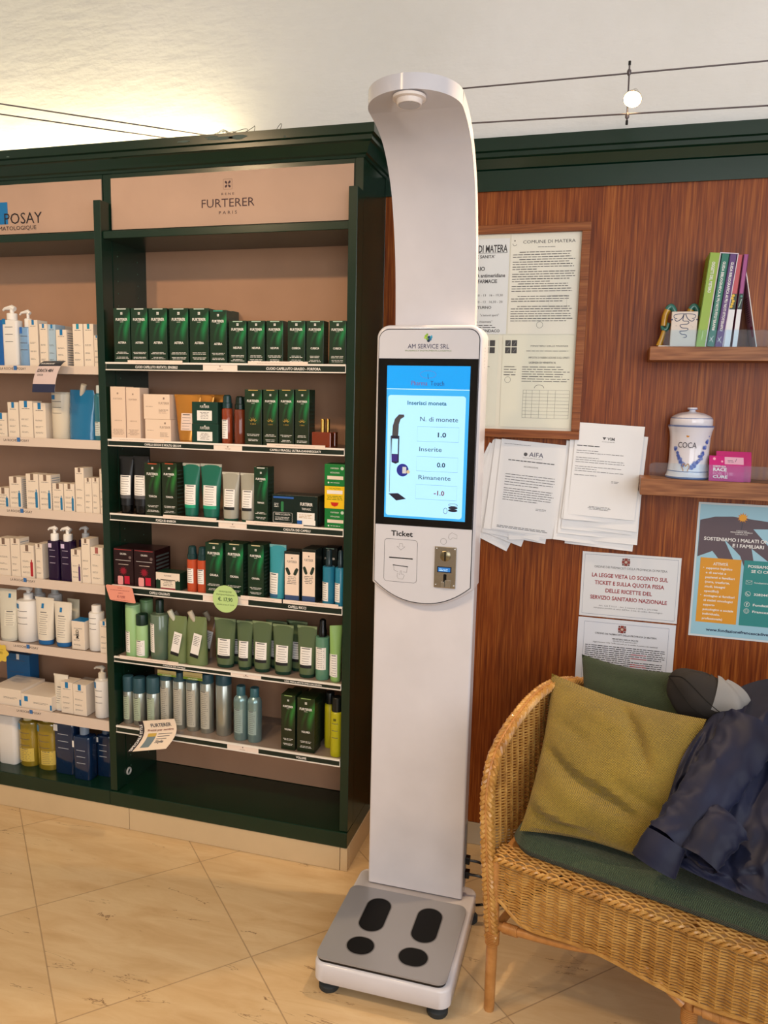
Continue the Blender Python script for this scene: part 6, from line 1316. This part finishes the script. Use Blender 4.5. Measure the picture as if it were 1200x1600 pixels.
# seat cushion (local)
def cushion(w, d, h, m, r):
    b = MB(); nx, ny = 90, 44; rc = .07
    def top(u, v, sg=1):
        # squircle-like plan with round corners, round edge profile
        x = u*w; y_ = v*d; cx_, cy_ = min(max(x, rc), w-rc), min(max(y_, rc), d-rc); dx, dy = x-cx_, y_-cy_
        if dx or dy:
            m_ = max(abs(dx), abs(dy)); L_ = math.hypot(dx, dy); k_ = m_/L_; dx *= k_; dy *= k_; x, y_ = cx_+dx, cy_+dy; e = (rc-math.hypot(dx, dy))
        else: e = rc
        e = min(1, e/.034); rr = math.sqrt(max(0, 1-(1-e)**2))
        z = h*.45+(h*.55*rr if sg > 0 else -h*.45*rr)
        if sg > 0: z += rr*(.003*math.sin(x*7+.5)*math.sin(y_*6)+.0015*noise.noise(Vector((x*14, y_*14, 0))))
        return (x, y_, z)
    b.grid(lambda u, v: top(u, v), nx, ny, m); b.grid(lambda u, v: top(u, v, -1), nx, ny, m)
    return b
o = cushion(LEN-.03, .57, .058, GSEAT, 0).build('seat_cushion'); o.parent = None; o.location = L0+BA*.02+BB*.016+Vector((0, 0, .4365)); o.rotation_euler = (0, 0, AN); tag(o, 'long dark green woven seat cushion lying on the wicker bench', 'cushion')
ST_ = .4365+.058
def plane(px, py, t):  # point on the vertical plane at depth t behind the bench front
    P = L0+BB*t; r = ray(px, py); o = Vector((0, 0, H)); n_ = BB; k_ = (P-o).dot(n_)/r.dot(n_); return o+r*k_
def pillow(name, c4, T, m, seed, nrm, folds, label, fr_=.5, pw=2.6):
    TL_, TR_, BR_, BL_ = c4; b = MB(); N = 36
    def P(u, v, s):
        a = TL_.lerp(TR_, u); c = BL_.lerp(BR_, u); p = c.lerp(a, v)
        uu, vv = abs(2*u-1), abs(2*v-1); pinch = .045*(1-uu**4)*0
        # edges bow slightly inward between the pointed corners
        ctr = (TL_+TR_+BR_+BL_)/4; k1 = .085*(1-(2*u-1)**2)*vv**3+.085*(1-(2*v-1)**2)*uu**3; p = p.lerp(ctr, k1)
        hh = T*((1-uu**pw)*(1-vv**pw))**fr_; f = 0
        uo, vo = u, v; u = u+.05*noise.noise(Vector((uo*2.5, vo*2.5, seed+4))); v = v+.06*noise.noise(Vector((uo*2.5+9, vo*2.5, seed)))
        for (x0, y0, x1, y1, am, wd) in folds:
            dx, dy = x1-x0, y1-y0; L_ = dx*dx+dy*dy; t_ = max(0, min(1, ((u-x0)*dx+(v-y0)*dy)/L_)); d_ = math.hypot(u-x0-dx*t_, v-y0-dy*t_); f += am*math.exp(-(d_/wd)**2)*(math.sin(t_*math.pi)**.5 if 0 < t_ < 1 else 0)
        f += .004*noise.noise(Vector((u*3+seed, v*3, seed)))+.0015*noise.noise(Vector((u*9, v*9, seed)))
        q = p+nrm*(s*hh+(f*min(1, hh/T*2) if s > 0 else 0)); return tuple(q)
    b.grid(lambda u, v: P(u, v, 1), N, N, m); b.grid(lambda u, v: P(u, v, -.7), N, N, m)
    o = b.build(name, None, fix=False); me = o.data; c = sum(c4, Vector())/4; me.transform(Matrix.Translation(-c)); o.location = c; tag(o, label, 'pillow'); return o
nf = (-BB*.93+Vector((0, 0, .36))).normalized()
c4 = [plane(909, 1022, .55), plane(1076, 1052, .55), plane(1090, 1230, .47), plane(900, 1220, .47)]
pillow('throw_pillow', c4, .045, GPIL, 3, nf, [(.1, .9, .9, .8, -.004, .05)], 'dark green pillow behind the mustard pillow, leaning on the bench back')
c4 = [plane(862, 1052, .44), plane(1104, 1124, .38), atz(1040, 1358, ST_+.008), atz(812, 1298, ST_+.008)]
pillow('throw_pillow', c4, .075, YPIL, 9, nf, [(.05, .5, .8, .22, -.036, .035), (.0, .42, .65, .16, .008, .05), (.52, .97, .8, .55, -.032, .035), (.1, .7, .45, .6, -.012, .04), (.04, .14, .55, .05, -.024, .03), (.0, .24, .4, .1, .01, .04), (.55, .42, .98, .3, -.014, .05), (.2, .9, .6, .75, .01, .06)], 'mustard yellow woven throw pillow on the bench seat', .5)
# jacket
NV2 = NT('navy_nylon', .58, Sheen_Weight=.05, Specular_IOR_Level=.35); vv_ = NV2.coord(); NV2.bump(NV2.noise(vv_, 600, 2), .1, .0005); NAVYJ = NV2.col(NV2.ramp(NV2.noise(vv_, 8, 2), [(.3, '0a0f28'), (.7, '0e1636')]))
rows = [[(1122, 1106, .5), (1150, 1078, .58), (1195, 1062, .6), (1260, 1060, .6), (1345, 1065, .6)], [(1094, 1142, .36), (1130, 1128, .38), (1180, 1118, .42), (1245, 1118, .44), (1350, 1125, .46)],
        [(1068, 1182, .26), (1115, 1180, .29), (1170, 1172, .33), (1245, 1178, .35), (1350, 1190, .35)], [(1050, 1232, .19), (1095, 1236, .2), (1160, 1238, .23), (1245, 1248, .25), (1355, 1260, .25)],
        [(1036, 1285, .12), (1080, 1292, .12), (1150, 1300, .15), (1245, 1315, .17), (1360, 1330, .17)], [(1040, 1325, .06), (1090, 1342, .06), (1150, 1355, .08), (1245, 1375, .1), (1365, 1395, .1)],
        [(1060, 1352, .03), (1115, 1378, .03), (1180, 1405, .035), (1245, 1422, .04), (1370, 1450, .04)]]
G = [[plane(x, y_, t_) for x, y_, t_ in r_] for r_ in rows]
for r_ in G:
    for p_ in r_: p_.z = max(p_.z, ST_+.012)
def spl(P, t):
    n = len(P)-1; k_ = min(int(t*n), n-1); f = t*n-k_; a, b_, c, d = P[max(k_-1, 0)], P[k_], P[k_+1], P[min(k_+2, n)]
    return .5*((2*b_)+(c-a)*f+(2*a-5*b_+4*c-d)*f*f+(3*b_-a-3*c+d)*f**3)
FOLD = [(.1, .15, .0, .75, .02, .035), (.28, .25, .12, .7, .02, .03), (.42, .12, .25, .72, -.018, .04), (.5, .3, .28, .85, .022, .035), (.62, .35, .42, .98, -.016, .04), (.6, .1, .5, .6, .012, .05), (.75, .2, .6, .98, .014, .04), (.2, .62, .45, .66, .014, .03), (.12, .78, .5, .9, .016, .03), (.3, .92, .6, .84, -.012, .03), (.05, .5, .3, .42, -.012, .03), (.85, .1, .8, .9, -.012, .05)]
def jk(u, v):
    R0 = [spl(r_, u) for r_ in G]; p = spl(R0, v); f = 0
    for (x0, y0, x1, y1, am, wd) in FOLD:
        dx, dy = x1-x0, y1-y0; t_ = max(0, min(1, ((u-x0)*dx+(v-y0)*dy)/(dx*dx+dy*dy))); d_ = math.hypot(u-x0-dx*t_, v-y0-dy*t_); f += am*math.exp(-abs(d_/wd)**1.5)
    f += .012*(1-2*abs(noise.noise(Vector((u*5+v*2, v*4, 2.2)))))+.004*(1-2*abs(noise.noise(Vector((u*14, v*11, 5)))))
    e = min(1, min(u*8, v*7, (1-v)*7)); q = p+nf*(f*e+.01); q.z = max(q.z, ST_+.006); return tuple(q)
b = MB(); b.grid(jk, 110, 110, NAVYJ); b.grid(lambda u, v: tuple(Vector(jk(u, v))-nf*.004), 60, 60, NAVYJ)
jr_ = empty('jacket', G[3][1].copy()); tag(jr_, 'dark navy nylon jacket thrown over the right side of the bench', 'jacket')
off = -G[3][1]
def JP(b, nm): o = b.build(nm, jr_); o.data.transform(Matrix.Translation(off)); return o
JP(b, 'jacket_body')
def sleeve(pts, rad, nm, seed, flat=1.0, crump=.22):
    P = catmull(pts, 10); b = MB(); rings = []; n = 36; up = nf
    for i, p in enumerate(P):
        t_ = (P[min(i+1, len(P)-1)]-P[max(i-1, 0)]).normalized(); s1 = t_.cross(nf).normalized(); s2 = s1.cross(t_); R2 = rad[0]+(rad[1]-rad[0])*i/(len(P)-1); ring = []
        for k_ in range(n):
            a = 2*math.pi*k_/n; w_ = 1+crump*(1-2.2*abs(noise.noise(Vector((math.cos(a)*1.3+seed, math.sin(a)*1.3, i*.19)))))+crump*.5*noise.noise(Vector((math.cos(a)*3, math.sin(a)*3+seed, i*.45)))
            q = p+(s1*math.cos(a)+s2*math.sin(a)*flat)*R2*w_; q.z = max(q.z, ST_+.002); ring.append(tuple(q))
        rings.append(ring)
    b.loft(rings, NAVYJ, True, False); return JP(b, nm)
sleeve([plane(1175, 1135, .36), plane(1140, 1190, .25), plane(1103, 1240, .16), plane(1070, 1283, .09), plane(1043, 1315, .035)], (.062, .043), 'sleeve', 1.0, .55, .16)
sleeve([plane(1041, 1311, .03), plane(1031, 1330, .012), plane(1021, 1352, .0)], (.044, .05), 'cuff', 5.0, .55, .03)
sleeve([plane(1140, 1285, .12), plane(1115, 1310, .07), plane(1092, 1345, .02)], (.045, .038), 'second_sleeve', 8.0, .6, .14)
# cap
CAPD = mat('2a2624', .85); CAPL = mat('8a8886', .8); cc = plane(1098, 1092, .47); r = empty('cloth_cap', cc); tag(r, 'dark grey cloth cap with light grey panel on the bench back beside the jacket', 'cap')
def capf(u, v):
    th_ = 2*math.pi*u; ph_ = math.pi*(v-.5); n_ = noise.noise(Vector((math.cos(th_)*1.6, math.sin(th_)*1.6, v*3))); rr = 1+.18*n_
    p = BA*(.098*math.cos(th_)*math.cos(ph_)*rr*(1+.15*math.sin(ph_)))+BB*(.05*math.sin(th_)*math.cos(ph_)*rr)+Vector((0, 0, .068*math.sin(ph_)*(1+.15*n_)))
    return p
b = MB(); Rr_ = Matrix.Rotation(R_(12), 3, BB)
b.grid(lambda u, v: tuple(Rr_ @ capf(u, v)), 40, 24, CAPD)
for s_ in range(2):
    b.tube([Rr_ @ (capf(.5+.5*t_/20, .5+.12*math.sin(t_*.3+s_)+(.0 if s_ else .1))*1.01) for t_ in range(21)], .0012, mat('141210', .9), 5)
b.build('crown', r)
b = MB(); b.grid(lambda u, v: tuple(Rr_ @ (capf(.78+.24*u, .42+.5*v)*1.03+Vector((.012, 0, .006)))), 16, 16, CAPL); b.build('light_panel', r)
